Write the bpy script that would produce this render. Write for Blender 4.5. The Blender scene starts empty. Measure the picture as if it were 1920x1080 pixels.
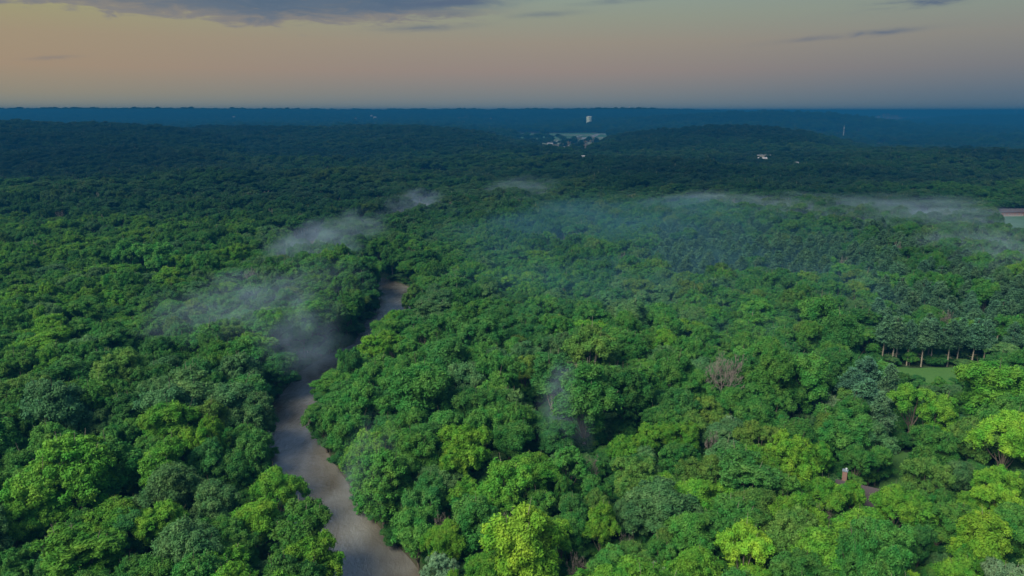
import bpy, math, random
import numpy as np
from mathutils import Vector, Matrix

C = bpy.context.scene.collection
R = math.radians
# ------------------------------------------------------------------ camera
H = 90.0                      # camera height above the river, metres
F = 1371.0                    # focal length in pixels of a 1920 wide picture
TH = R(13.65)                 # camera looks this far down
ct, st = math.cos(TH), math.sin(TH)
cam = bpy.data.objects.new('camera', bpy.data.cameras.new('camera'))
C.objects.link(cam)
cam.location = (0, 0, H)
cam.rotation_euler = (R(90) - TH, 0, 0)
cam.data.sensor_width = 36
cam.data.lens = 36 * F / 1920
cam.data.clip_start = 1
cam.data.clip_end = 200000
bpy.context.scene.camera = cam

# ------------------------------------------------------------------ light
SUN_EL, SUN_AZ = R(45), R(-132)      # azimuth from +Y (view direction), negative = to the left
sd = Vector((math.sin(SUN_AZ) * math.cos(SUN_EL), math.cos(SUN_AZ) * math.cos(SUN_EL), math.sin(SUN_EL)))
sun = bpy.data.objects.new('sun', bpy.data.lights.new('sun', 'SUN'))
C.objects.link(sun)
sun.data.energy = 4.2
sun.data.angle = R(34)
sun.data.color = (1.0, 0.96, 0.74)
sun.rotation_euler = sd.to_track_quat('Z', 'Y').to_euler()

def s2l(c):
    return tuple(((v / 255) / 12.92 if v / 255 <= .04045 else ((v / 255 + .055) / 1.055) ** 2.4) for v in c) + (1,)

class NT:
    """Small node helper."""
    def __init__(s, tree):
        s.t = tree; s.n = tree.nodes; s.l = tree.links
    def add(s, typ, **kw):
        n = s.n.new(typ)
        for k, v in kw.items():
            setattr(n, k, v)
        return n
    def put(s, sock, v):
        if isinstance(v, bpy.types.NodeSocket):
            s.l.new(v, sock)
        elif v is not None:
            sock.default_value = v
    def math(s, op, a, b=None, c=None, clamp=False):
        n = s.add('ShaderNodeMath', operation=op, use_clamp=clamp)
        s.put(n.inputs[0], a); s.put(n.inputs[1], b); s.put(n.inputs[2], c)
        return n.outputs[0]
    def sstep(s, v, a, b):
        n = s.add('ShaderNodeMapRange', interpolation_type='SMOOTHSTEP')
        s.put(n.inputs[0], v); n.inputs[1].default_value = a; n.inputs[2].default_value = b
        return n.outputs[0]
    def mix(s, f, a, b, blend='MIX'):
        n = s.add('ShaderNodeMix', data_type='RGBA', blend_type=blend)
        s.put(n.inputs[0], f); s.put(n.inputs[6], a); s.put(n.inputs[7], b)
        return n.outputs[2]
    def noise(s, vec, scale, detail=3, rough=.55, dist=0):
        n = s.add('ShaderNodeTexNoise')
        s.put(n.inputs['Vector'], vec); n.inputs['Scale'].default_value = scale
        n.inputs['Detail'].default_value = detail; n.inputs['Roughness'].default_value = rough
        n.inputs['Distortion'].default_value = dist
        return n.outputs[0]
    def ramp(s, f, stops, interp='LINEAR'):
        n = s.add('ShaderNodeValToRGB'); cr = n.color_ramp; cr.interpolation = interp
        while len(cr.elements) < len(stops): cr.elements.new(.5)
        for e, (p, c) in zip(cr.elements, stops):
            e.position = p; e.color = c
        s.put(n.inputs[0], f)
        return n.outputs[0]
    def xyz(s, v):
        n = s.add('ShaderNodeSeparateXYZ'); s.put(n.inputs[0], v); return n.outputs
    def comb(s, x, y, z):
        n = s.add('ShaderNodeCombineXYZ')
        s.put(n.inputs[0], x); s.put(n.inputs[1], y); s.put(n.inputs[2], z); return n.outputs[0]

# ------------------------------------------------------------------ sky
world = bpy.data.worlds.new('World'); bpy.context.scene.world = world
world.use_nodes = True
w = NT(world.node_tree); w.n.clear()
tc = w.add('ShaderNodeTexCoord')
X, Y, Z = w.xyz(tc.outputs['Generated'])
az = w.math('DIVIDE', X, w.math('MAXIMUM', w.math('ABSOLUTE', Y), .25))
zz = w.math('MULTIPLY', Z, 1 / .30, clamp=True)
def sky_ramp(cs):
    return w.ramp(zz, [(p / .30, s2l(c)) for p, c in cs])
left = sky_ramp([(0, (132, 141, 132)), (.02, (150, 143, 124)), (.05, (164, 144, 120)), (.085, (163, 147, 121)), (.115, (160, 156, 120)), (.14, (156, 158, 128)), (.22, (150, 170, 150)), (.30, (150, 178, 190))])
mid = sky_ramp([(0, (112, 130, 136)), (.02, (128, 132, 132)), (.05, (149, 136, 129)), (.085, (153, 144, 130)), (.115, (147, 152, 136)), (.14, (142, 157, 146)), (.22, (140, 160, 160)), (.30, (145, 172, 188))])
right = sky_ramp([(0, (84, 110, 128)), (.02, (97, 114, 129)), (.05, (122, 124, 128)), (.085, (138, 137, 131)), (.115, (137, 147, 138)), (.14, (136, 150, 142)), (.22, (132, 152, 156)), (.30, (140, 166, 182))])
fL = w.sstep(az, -.75, .05); fR = w.sstep(az, -.05, .75)
col = w.mix(fR, w.mix(fL, left, mid), right)
# cloud bank and streaks, placed by direction in the sky
stretch = w.comb(w.math('MULTIPLY', az, 1.0), w.math('MULTIPLY', Z, 5.5), 0)
nA = w.noise(stretch, 5.5, 7, .6, .4)
nB = w.noise(stretch, 17, 6, .65, .8)
da = w.math('ADD', az, .36)
edge = w.math('ADD', w.math('MULTIPLY', w.math('MULTIPLY', da, da), .115), .099)
cl = w.math('SUBTRACT', Z, edge)
cl = w.math('ADD', cl, w.math('MULTIPLY', w.math('SUBTRACT', nA, .5), .045))
cl = w.math('ADD', cl, w.math('MULTIPLY', w.math('SUBTRACT', nB, .5), .042))
bank = w.sstep(cl, .001, .010)
bank = w.math('MULTIPLY', bank, w.math('SUBTRACT', 1.0, w.sstep(Z, .16, .24)))
bank = w.math('MULTIPLY', bank, w.math('SUBTRACT', 1.0, w.sstep(az, -.15, .06)))
def spot(px, py, wx, wy, k=1.0):
    v = (540 - py) / F; u = (px - 960) / F
    d = Vector((u, ct + v * st, -st + v * ct)); d.normalize()
    a0, z0 = d.x / d.y, d.z
    tilt = w.math('MULTIPLY', w.math('SUBTRACT', az, a0), .055)
    dx = w.math('MULTIPLY', w.math('SUBTRACT', az, a0), F / wx)
    dz = w.math('MULTIPLY', w.math('SUBTRACT', w.math('SUBTRACT', Z, z0), tilt), F / wy)
    dz = w.math('ADD', dz, w.math('MULTIPLY', w.math('SUBTRACT', nB, .5), 2.6))
    g = w.math('EXPONENT', w.math('MULTIPLY', w.math('ADD', w.math('MULTIPLY', dx, dx), w.math('MULTIPLY', dz, dz)), -1.0))
    g = w.math('MULTIPLY', g, w.sstep(nA, .30, .62))
    return w.math('MULTIPLY', g, k)
tot = None
for a in [(1030, 26, 55, 4.5, .8), (800, 52, 75, 5, .75), (1715, 6, 85, 6, 3.2), (1600, 66, 100, 4, 1.3), (95, 108, 42, 2.5, .5), (1150, 3, 60, 4, .8), (870, 3, 120, 7, 1.2), (820, 28, 50, 5, .7)]:
    g = spot(*a); tot = g if tot is None else w.math('ADD', tot, g)
tot = w.math('MINIMUM', tot, 1.0)
cloud_deep = w.mix(w.sstep(az, -.75, -.3), s2l((122, 122, 122)), s2l((74, 99, 128)))
edge_pink = s2l((138, 132, 128))
body = w.sstep(cl, .004, .03)
ccol = w.mix(body, edge_pink, cloud_deep)
ccol = w.mix(w.math('MULTIPLY', w.sstep(nB, .35, .7), .35), ccol, s2l((112, 122, 138)))
col = w.mix(w.math('MULTIPLY', bank, .88), col, ccol)
col = w.mix(w.math('MULTIPLY', tot, .85), col, s2l((88, 104, 128)))
sky = w.add('ShaderNodeTexSky', sky_type='NISHITA', sun_disc=False)
sky.sun_elevation = SUN_EL; sky.sun_rotation = -SUN_AZ if False else SUN_AZ
sky.air_density = 1.2; sky.dust_density = 1.5; sky.ozone_density = 2.0
b1 = w.add('ShaderNodeBackground'); w.put(b1.inputs[0], col); b1.inputs[1].default_value = .80
b2 = w.add('ShaderNodeBackground'); w.put(b2.inputs[0], sky.outputs[0]); b2.inputs[1].default_value = .15
ms = w.add('ShaderNodeMixShader'); w.put(ms.inputs[0], w.sstep(Z, .17, .42))
w.l.new(b1.outputs[0], ms.inputs[1]); w.l.new(b2.outputs[0], ms.inputs[2])
wo = w.add('ShaderNodeOutputWorld'); w.l.new(ms.outputs[0], wo.inputs[0])

sc = bpy.context.scene
sc.view_settings.view_transform = 'Standard'
sc.view_settings.look = 'None'
sc.view_settings.exposure = 0.32
sc.view_settings.gamma = 1.0
cy = sc.cycles
cy.max_bounces = 5; cy.diffuse_bounces = 3; cy.glossy_bounces = 2; cy.transmission_bounces = 3
cy.transparent_max_bounces = 4; cy.volume_bounces = 0
cy.volume_step_rate = 1.0; cy.volume_max_steps = 96
cy.use_denoising = True
cy.use_light_tree = False

# ------------------------------------------------------------------ pixel <-> place
def slope(py):
    v = (540 - np.asarray(py, float)) / F
    return (v * ct - st) / (ct + v * st)
def ray(px, py):
    u = (px - 960) / F; v = (540 - py) / F
    return np.array([u, ct + v * st, -st + v * ct])
def at_z(px, py, z=0.0):
    d = ray(px, py); t = (z - H) / d[2]
    return d[0] * t, d[1] * t
def at_Y(px, Yd):
    """x of a picture column at depth Yd, near the horizon."""
    dep = Yd * ct + 25 * st
    return (px - 960) / F * dep
def proj(x, y, z):
    dz = z - H
    dep = y * ct - dz * st
    return 960 + F * x / dep, 540 - F * (y * st + dz * ct) / dep, dep

def vnoise(x, y, seed):
    """Smooth value noise on numpy arrays, -1..1."""
    xi = np.floor(x).astype(np.int64); yi = np.floor(y).astype(np.int64)
    fx = x - xi; fy = y - yi
    fx = fx * fx * (3 - 2 * fx); fy = fy * fy * (3 - 2 * fy)
    def h(a, b):
        n = (a * 374761393 + b * 668265263 + seed * 974711) & 0x7fffffff
        n = ((n ^ (n >> 13)) * 1274126177) & 0x7fffffff
        return ((n ^ (n >> 16)) & 0xffff) / 32767.5 - 1
    return (h(xi, yi) * (1 - fx) + h(xi + 1, yi) * fx) * (1 - fy) + (h(xi, yi + 1) * (1 - fx) + h(xi + 1, yi + 1) * fx) * fy

# river centre line from picture points lying on the water
RIV_PX = [(740, 1250), (712, 1150), (686, 1085), (646, 1030), (606, 970), (577, 920), (552, 870), (540, 815), (553, 765),
          (583, 722), (602, 700), (655, 668), (705, 648), (722, 618), (745, 583), (752, 560), (728, 541), (680, 525), (610, 505), (570, 478),
          (590, 455), (650, 440), (740, 428), (800, 410), (790, 390), (830, 372)]
RIV_W = [8, 8, 7.8, 7.2, 6.8, 7.0, 6.6, 5.2, 4.6, 5, 6, 6.5, 8, 8, 8.5, 8.5, 8, 8, 8, 8, 8, 8, 8, 8, 8, 8]
def smooth_line(pts, ws, n=6):
    P = np.array(pts); W_ = np.array(ws); out = []
    for i in range(len(P) - 1):
        p0, p1, p2, p3 = P[max(i - 1, 0)], P[i], P[i + 1], P[min(i + 2, len(P) - 1)]
        for k in range(n):
            t = k / n
            q = .5 * ((2 * p1) + (-p0 + p2) * t + (2 * p0 - 5 * p1 + 4 * p2 - p3) * t * t + (-p0 + 3 * p1 - 3 * p2 + p3) * t ** 3)
            out.append((q[0], q[1], W_[i] * (1 - t) + W_[i + 1] * t))
    out.append((P[-1][0], P[-1][1], W_[-1]))
    return np.array(out)
RIV = smooth_line([at_z(*p) for p in RIV_PX], RIV_W)
POND = smooth_line([at_z(*p) for p in [(930, 486), (985, 484), (1040, 486), (1090, 490)]], [5, 12, 12, 5])
POND2 = smooth_line([at_z(*p) for p in [(1075, 425), (1105, 424), (1140, 425)]], [5, 9, 5])

def dist_line(x, y, L):
    """distance to the water's edge of a line with half widths (negative = in the water)"""
    best = np.full(x.shape, 1e9)
    for i in range(len(L) - 1):
        ax, ay, aw = L[i]; bx, by, bw = L[i + 1]
        dx, dy = bx - ax, by - ay
        t = np.clip(((x - ax) * dx + (y - ay) * dy) / (dx * dx + dy * dy + 1e-9), 0, 1)
        d = np.hypot(x - ax - t * dx, y - ay - t * dy) - (aw * (1 - t) + bw * t)
        best = np.minimum(best, d)
    return best
def dist_water(x, y):
    x = np.asarray(x, float); y = np.asarray(y, float)
    out = np.full(x.shape, 1e9)
    m = (np.abs(x) < 500) & (y < 1300) & (y > 20)
    if m.any():
        xs, ys = x[m], y[m]
        d = dist_line(xs, ys, RIV)
        for L in (POND, POND2):
            d = np.minimum(d, dist_line(xs, ys, L))
        out[m] = d
    return out

def ss(x, a, b):
    t = np.clip((x - a) / (b - a), 0, 1); return t * t * (3 - 2 * t)

RIDGES = [  # depth, front width, back width, height of trees, skyline in picture points
    (1500, 800, 600, 15, [(-500, 222), (0, 225), (100, 230), (200, 233), (300, 239), (380, 248), (450, 264), (520, 300)]),
    (1900, 750, 420, 15, [(60, 300), (150, 262), (250, 246), (400, 237), (500, 239), (620, 237), (760, 237), (850, 241), (900, 247), (950, 260), (1000, 279), (1040, 305)]),
    (1800, 600, 420, 15, [(1045, 305), (1085, 279), (1120, 265), (1160, 254), (1200, 246), (1260, 241), (1350, 237), (1450, 241), (1500, 246), (1550, 256), (1600, 269), (1650, 283), (1700, 300)]),
    (6500, 2600, 3000, 14, [(-900, 211), (-300, 208), (0, 206.5), (200, 206), (350, 206), (600, 208.3), (900, 208.5), (1000, 207.2), (1180, 206.2), (1300, 208.5), (1380, 212), (1450, 218), (1520, 232)]),
    (4300, 1200, 1100, 14, [(850, 250), (950, 238), (1050, 231), (1200, 224), (1300, 217), (1380, 213.5), (1430, 212.5), (1500, 214), (1560, 217.5), (1620, 224), (1680, 232), (1740, 240), (1800, 247)]),
    (7000, 1500, 1500, 14, [(1690, 232), (1730, 227), (1770, 221.5), (1820, 219), (1870, 218.5), (1960, 217.5), (2300, 216)]),
    (16000, 5000, 5000, 12, [(-900, 209), (1300, 209.5), (1500, 210.5), (1700, 209.3), (1830, 210), (1920, 210.5), (2400, 210)]),
    (1230, 420, 420, 15, [(1540, 300), (1640, 287), (1700, 289), (1800, 292), (1920, 298), (2400, 303)]),
    (410, 150, 140, 16, [(-150, 460), (40, 468), (150, 452), (270, 446), (360, 452), (430, 475), (500, 520)]),
]
def height(x, y):
    x = np.asarray(x, float); y = np.asarray(y, float)
    rr = np.hypot(x, y)
    h = 2.6 + 1.6 * vnoise(x / 90, y / 90, 3) + .7 * vnoise(x / 31, y / 31, 4)
    h = h + ss(y, 600, 1400) * 3 * vnoise(x / 260, y / 260, 5)
    px = 960 + F * x / np.maximum(y * ct + 20, 30)
    front = (y > 0)
    dw = dist_water(x, y)
    rel = ss(y, 330, 620) * ss(dw, 15, 80) * (1 - ss(y, 2500, 3500)) * (1 - .7 * ss(px, 650, 900) * (1 - ss(y, 700, 900)))
    h = h + rel * (12 * np.maximum(vnoise(x / 190 + 3, y / 130, 31), -.25) + 4.5 * vnoise(x / 80, y / 70, 32))
    # the plain beyond the near woods lies lower, most of all on the right
    h = np.maximum(h, .8)
    drop = 14 * ss(px, 800, 980) + 26 * ss(px, 1420, 1620)
    h = h - drop * ss(y, 1330, 2000) * front * (1 - ss(y, 8000, 14000))
    hb = h
    for D, wf, wb, th, prof in RIDGES:
        pp = np.array(prof, float)
        zc = H + slope(np.interp(px, pp[:, 0], pp[:, 1])) * D - th
        zc = np.maximum(zc, -20)
        side = ss(px, pp[0, 0] - 120, pp[0, 0]) * (1 - ss(px, pp[-1, 0], pp[-1, 0] + 120))
        d = y - D
        t = np.where(d < 0, -d / wf, d / wb)
        b = np.clip(1 - t, 0, 1); b = b * b * (3 - 2 * b) * side * front
        if D > 1000:
            b = np.clip(b * (1 + .2 * vnoise(x / (D * .05), y / (D * .08), int(D)) * np.clip(t * 3, 0, 1)), 0, 1)
        h = np.maximum(h, hb + (zc - hb) * b + (1.2 * vnoise(x / 120, y / 120, 6) * b if D > 1000 else 0))
    far = rr > 30000
    h = np.where(far, h * np.clip((60000 - rr) / 30000, 0, 1), h)
    k = ss(dw, -1.5, 7)
    h = np.where(dw < 7, -2.2 * (1 - k) + h * k, h)
    return h
def gz(x, y):
    return float(height(np.array([x]), np.array([y]))[0])

# ------------------------------------------------------------------ mesh helpers
def new_mesh(name, verts, faces, mats=(), smooth=False, rnd=None, mat_idx=None):
    me = bpy.data.meshes.new(name)
    verts = np.asarray(verts, np.float32)
    if isinstance(faces, np.ndarray) and faces.ndim == 2:
        nf, k = faces.shape
        me.vertices.add(len(verts)); me.vertices.foreach_set('co', verts.ravel())
        me.loops.add(nf * k); me.loops.foreach_set('vertex_index', faces.astype(np.int32).ravel())
        me.polygons.add(nf)
        me.polygons.foreach_set('loop_start', np.arange(nf, dtype=np.int32) * k)
        me.polygons.foreach_set('loop_total', np.full(nf, k, np.int32))
        me.update(calc_edges=True)
    else:
        me.from_pydata([tuple(v) for v in verts], [], [tuple(f) for f in faces]); me.update()
    for m in mats: me.materials.append(m)
    if smooth: me.polygons.foreach_set('use_smooth', np.ones(len(me.polygons), bool))
    if mat_idx is not None: me.polygons.foreach_set('material_index', np.asarray(mat_idx, np.int32))
    if rnd is not None:
        a = me.attributes.new('rnd', 'FLOAT', 'FACE'); a.data.foreach_set('value', np.asarray(rnd, np.float32))
    me.update()
    return me
def link(name, me, parent=None, loc=None, rot=None):
    o = bpy.data.objects.new(name, me); C.objects.link(o)
    if parent is not None: o.parent = parent
    if loc is not None: o.location = loc
    if rot is not None: o.rotation_euler = rot
    return o
def tag(o, label=None, cat=None, group=None, kind=None):
    if label: o['label'] = label
    if cat: o['category'] = cat
    if group: o['group'] = group
    if kind: o['kind'] = kind
    return o

# ------------------------------------------------------------------ materials
def mat(name):
    m = bpy.data.materials.new(name); m.use_nodes = True
    t = NT(m.node_tree); t.n.clear()
    out = t.add('ShaderNodeOutputMaterial')
    return m, t, out
def simple(name, color, rough=.8, vary=.25, scale=.6, spec=.2, metallic=0):
    m, t, out = mat(name)
    p = t.add('ShaderNodeBsdfPrincipled')
    g = t.add('ShaderNodeNewGeometry')
    n = t.noise(g.outputs['Position'], scale, 4)
    c2 = tuple(v * (1 - vary) for v in color[:3]) + (1,); c1 = tuple(min(1, v * (1 + vary)) for v in color[:3]) + (1,)
    t.put(p.inputs['Base Color'], t.mix(n, c2, c1))
    p.inputs['Roughness'].default_value = rough; p.inputs['Specular IOR Level'].default_value = spec
    p.inputs['Metallic'].default_value = metallic
    t.l.new(p.outputs[0], out.inputs[0])
    return m

def leaf_material(name, rough=.65, trans=.28, vary=.35):
    m, t, out = mat(name)
    a = t.add('ShaderNodeAttribute', attribute_type='INSTANCER', attribute_name='tint')
    r = t.add('ShaderNodeAttribute', attribute_type='GEOMETRY', attribute_name='rnd')
    tcn = t.add('ShaderNodeTexCoord')
    n1 = t.noise(tcn.outputs['Object'], .32, 2)
    hs = t.add('ShaderNodeHueSaturation')
    t.put(hs.inputs['Hue'], t.math('ADD', .5, t.math('MULTIPLY', t.math('SUBTRACT', n1, .5), -.13)))
    v = t.math('ADD', 1 - vary, t.math('MULTIPLY', r.outputs['Fac'], 2 * vary))
    v = t.math('MULTIPLY', v, t.math('ADD', .62, t.math('MULTIPLY', n1, .76)))
    t.put(hs.inputs['Value'], v)
    t.put(hs.inputs['Color'], a.outputs['Color'])
    p = t.add('ShaderNodeBsdfPrincipled'); t.put(p.inputs['Base Color'], hs.outputs[0])
    p.inputs['Roughness'].default_value = rough; p.inputs['Specular IOR Level'].default_value = .12
    tr = t.add('ShaderNodeBsdfTranslucent'); t.put(tr.inputs[0], t.mix(1.0, hs.outputs[0], (1.1, 1.0, .6, 1), 'MULTIPLY'))
    mx = t.add('ShaderNodeMixShader'); mx.inputs[0].default_value = trans
    t.l.new(p.outputs[0], mx.inputs[1]); t.l.new(tr.outputs[0], mx.inputs[2]); t.l.new(mx.outputs[0], out.inputs[0])
    return m
M_LEAF = leaf_material('leaves')
M_NEEDLE = leaf_material('needles', trans=.1, vary=.3)
M_BARK = simple('bark', (.11, .09, .07, 1), .9, .4, 2.5)
M_PALEBARK = simple('pale_bark', (.26, .22, .17, 1), .9, .35, 2.0)
M_DEAD = simple('dead_wood', (.20, .17, .145, 1), .95, .3, 2.0)

# ------------------------------------------------------------------ ground
def terrain():
    front = np.arange(-52, 52.01, .2); back = np.arange(54, 308, 3.0)
    ang = np.radians(np.concatenate([front, back]))
    r = [12.0]
    while r[-1] < 60000: r.append(r[-1] * 1.0125 + .15)
    r = np.array(r)
    A, RR = np.meshgrid(ang, r)
    x = RR * np.sin(A); y = RR * np.cos(A)
    z = height(x, y)
    V = np.stack([x, y, z], -1).reshape(-1, 3)
    nr, na = x.shape
    V = np.vstack([V, [[0, 0, gz(0.1, 0.1)]]])
    i, j = np.meshgrid(np.arange(nr - 1), np.arange(na), indexing='ij')
    j2 = (j + 1) % na
    Fc = np.stack([i * na + j, i * na + j2, (i + 1) * na + j2, (i + 1) * na + j], -1).reshape(-1, 4)
    jj = np.arange(na); Cn = len(V) - 1
    # inner disc as degenerate-free quads is awkward: two triangles share the centre
    me = new_mesh('ground', V, Fc[:, ::-1], smooth=True)
    return me
m, t, out = mat('forest_floor')
g = t.add('ShaderNodeNewGeometry'); P_ = g.outputs['Position']
n1 = t.noise(P_, .35, 4); n2 = t.noise(P_, .012, 5, .6); n3 = t.noise(P_, .0016, 4, .6)
X_, Y_, Z_ = t.xyz(P_)
near = t.mix(n1, (.020, .040, .018, 1), (.05, .08, .03, 1))
farc = t.mix(t.sstep(n2, .35, .65), (.014, .030, .012, 1), (.036, .062, .022, 1))
farc = t.mix(t.sstep(n3, .62, .74), farc, (.075, .10, .05, 1))
c = t.mix(t.sstep(Y_, 2600, 5000), near, farc)
c = t.mix(t.math('SUBTRACT', 1.0, t.sstep(Z_, -.2, .7)), c, (.07, .055, .04, 1))
p = t.add('ShaderNodeBsdfPrincipled'); t.put(p.inputs['Base Color'], c); p.inputs['Roughness'].default_value = .95
p.inputs['Specular IOR Level'].default_value = .05
bmp = t.add('ShaderNodeBump'); bmp.inputs['Strength'].default_value = 1.0; t.put(bmp.inputs['Distance'], 9.0)
t.put(bmp.inputs['Height'], t.noise(P_, .03, 5, .65)); t.l.new(bmp.outputs[0], p.inputs['Normal'])
t.l.new(p.outputs[0], out.inputs[0])
M_FLOOR = m
gme = terrain(); gme.materials.append(M_FLOOR)
tag(link('ground', gme), 'dark forest floor and hills under the trees', kind='structure')

# ------------------------------------------------------------------ water
def ribbon(L, z, extra=3.0, cross=8):
    V = []; Fc = []
    n = len(L)
    for i in range(n):
        a = L[max(i - 1, 0)][:2]; b = L[min(i + 1, n - 1)][:2]
        d = np.array(b) - np.array(a); d /= np.linalg.norm(d) + 1e-9
        nx, ny = -d[1], d[0]; wd = L[i][2] + extra
        for k in range(cross + 1):
            s_ = -1 + 2 * k / cross
            V.append((L[i][0] + nx * wd * s_, L[i][1] + ny * wd * s_, z))
    for i in range(n - 1):
        for k in range(cross):
            a = i * (cross + 1) + k; Fc.append((a, a + cross + 1, a + cross + 2, a + 1))
    return np.array(V), np.array(Fc)[:, ::-1]
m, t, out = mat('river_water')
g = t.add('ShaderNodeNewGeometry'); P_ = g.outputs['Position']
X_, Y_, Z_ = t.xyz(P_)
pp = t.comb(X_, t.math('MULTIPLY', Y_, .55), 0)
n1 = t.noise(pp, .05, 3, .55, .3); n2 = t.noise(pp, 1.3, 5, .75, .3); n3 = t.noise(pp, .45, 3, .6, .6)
c = t.mix(t.sstep(n1, .35, .65), (.110, .088, .060, 1), (.215, .210, .200, 1))  # muddy brown, with sky sheen painted in as pale grey patches
p = t.add('ShaderNodeBsdfPrincipled'); t.put(p.inputs['Base Color'], c)
p.inputs['Roughness'].default_value = .06; p.inputs['IOR'].default_value = 1.5; p.inputs['Specular IOR Level'].default_value = 1.0
bmp = t.add('ShaderNodeBump'); bmp.inputs['Strength'].default_value = .65; bmp.inputs['Distance'].default_value = .28
t.put(bmp.inputs['Height'], t.math('ADD', n2, t.math('MULTIPLY', n3, 1.5))); t.l.new(bmp.outputs[0], p.inputs['Normal'])
t.l.new(p.outputs[0], out.inputs[0]); M_WATER = m
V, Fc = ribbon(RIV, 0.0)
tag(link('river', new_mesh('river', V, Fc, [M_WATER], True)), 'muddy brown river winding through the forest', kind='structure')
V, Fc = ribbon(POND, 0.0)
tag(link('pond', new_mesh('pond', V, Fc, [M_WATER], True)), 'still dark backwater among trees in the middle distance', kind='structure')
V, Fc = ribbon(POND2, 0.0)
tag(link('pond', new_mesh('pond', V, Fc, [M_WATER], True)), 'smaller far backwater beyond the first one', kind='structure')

# ------------------------------------------------------------------ conforming sheets (meadows, fields, roads)
def ground_pt(px, py):
    x, y = at_z(px, py, 1.5)
    for _ in range(8):
        x, y = at_z(px, py, min(gz(x, y), 60))
    return x, y
def sheet_quad(pts, off, nu=24, nv=10):
    """quad patch between four picture corners lying on the ground"""
    q = []
    for (px, py) in pts:
        q.append(ground_pt(px, py))
    q = np.array(q)
    u, v = np.meshgrid(np.linspace(0, 1, nu + 1), np.linspace(0, 1, nv + 1))
    wob = .05 * vnoise(u * 9 + q[0, 0], v * 5, 7)
    u2 = u; v2 = v + wob * (4 * v * (1 - v) * 0 + 1)
    P = (1 - u2)[..., None] * (1 - v2)[..., None] * q[0] + u2[..., None] * (1 - v2)[..., None] * q[1] + u2[..., None] * v2[..., None] * q[2] + (1 - u2)[..., None] * v2[..., None] * q[3]
    z = height(P[..., 0], P[..., 1]) + off
    V = np.concatenate([P, z[..., None]], -1).reshape(-1, 3)
    i, j = np.meshgrid(np.arange(nv), np.arange(nu), indexing='ij'); n = nu + 1
    Fc = np.stack([i * n + j, i * n + j + 1, (i + 1) * n + j + 1, (i + 1) * n + j], -1).reshape(-1, 4)
    return V, Fc
def sheet_line(pts, wd, off, sub=10):
    g_ = [ground_pt(px, py) for px, py in pts]
    L = smooth_line(g_, [wd] * len(g_), sub)
    V, Fc = ribbon(L, 0, 0, 2)
    V[:, 2] = height(V[:, 0], V[:, 1]) + off
    return V, Fc
def grass_mat(name, c1, c2, scale=.25):
    m, t, out = mat(name)
    g = t.add('ShaderNodeNewGeometry')
    n = t.noise(g.outputs['Position'], scale, 5, .65); n2 = t.noise(g.outputs['Position'], scale * .15, 3)
    c = t.mix(n, c1, c2); c = t.mix(t.math('MULTIPLY', n2, .5), c, c1)
    p = t.add('ShaderNodeBsdfPrincipled'); t.put(p.inputs['Base Color'], c); p.inputs['Roughness'].default_value = .95
    p.inputs['Specular IOR Level'].default_value = .05
    t.l.new(p.outputs[0], out.inputs[0]); return m
M_MEADOW = grass_mat('meadow_grass', (.045, .115, .030, 1), (.085, .18, .045, 1), .8)
M_FIELD = grass_mat('field_green', (.035, .085, .045, 1), (.055, .12, .06, 1), .02)
M_PALEF = grass_mat('field_pale', (.09, .12, .07, 1), (.13, .15, .10, 1), .02)
M_ROAD = simple('road_asphalt', (.15, .15, .155, 1), .9, .15, .05)
M_SAND = simple('bare_earth', (.18, .17, .15, 1), .95, .2, .03)
CLEAR = []       # polygons in picture points of their ground, kept free of trees
def patch(name, pts, m_, label, off=.12, clear=True, kind='structure', nu=24, nv=10):
    V, Fc = sheet_quad(pts, off, nu, nv)
    o = link(name, new_mesh(name, V, Fc, [m_], True)); tag(o, label, kind=kind)
    if clear: CLEAR.append(pts)
    return o
patch('meadow', [(1560, 722), (1860, 728), (1850, 689), (1560, 690)], M_MEADOW, 'green meadow in front of the tall pine trunks')
patch('meadow', [(1640, 950), (1700, 950), (1722, 850), (1662, 850)], M_MEADOW, 'small mown lawn beside the brown house')
patch('meadow', [(1838, 900), (1880, 900), (1880, 862), (1845, 862)], M_MEADOW, 'sliver of lawn among trees near the right edge')
patch('field', [(1700, 434), (1745, 434), (1742, 400), (1700, 400)], M_FIELD, 'pale green field in the mist right of centre', .2)
patch('field', [(1868, 462), (2000, 470), (1990, 400), (1858, 400)], M_FIELD, 'misty green field below the long house at the right edge', .2)
patch('field', [(975, 261), (1130, 261), (1175, 249.5), (935, 249.5)], M_FIELD, 'flat green fields between the two wooded hills', .3)
patch('field', [(1032, 292), (1100, 292), (1135, 259), (1000, 261)], M_PALEF, 'pale open land around the distant road junction', .45, False)
patch('field', [(960, 254.6), (1110, 254.6), (1110, 253), (960, 253)], M_PALEF, 'thin pale strip across the distant green fields', .7)
patch('field', [(1505, 258), (1590, 258), (1620, 250), (1520, 249)], M_SAND, 'pale lots around the distant shopping strip', .3)
def road(pts, wd, off, label, m_=None):
    V, Fc = sheet_line(pts, wd, off)
    tag(link('road', new_mesh('road', V, Fc, [m_ or M_ROAD], True)), label, kind='structure')
road([(1040, 290), (1055, 276), (1080, 268), (1105, 259), (1120, 253), (1140, 252)], 13, .9, 'distant highway curving away between the two hills')
road([(1052, 284), (1085, 272), (1115, 264), (1150, 257)], 9, .8, 'side branch of the distant highway junction')
road([(1020, 268), (1045, 267), (1085, 256), (1092, 252)], 7, 1.0, 'pale slip road crossing the distant field')
road([(1700, 282), (1650, 274), (1622, 266), (1600, 259), (1578, 254)], 9, .6, 'distant road running down the right side of the wooded hill')
CLEAR.append([(1640, 278), (1668, 280), (1640, 266), (1604, 256), (1590, 254)])

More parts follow.
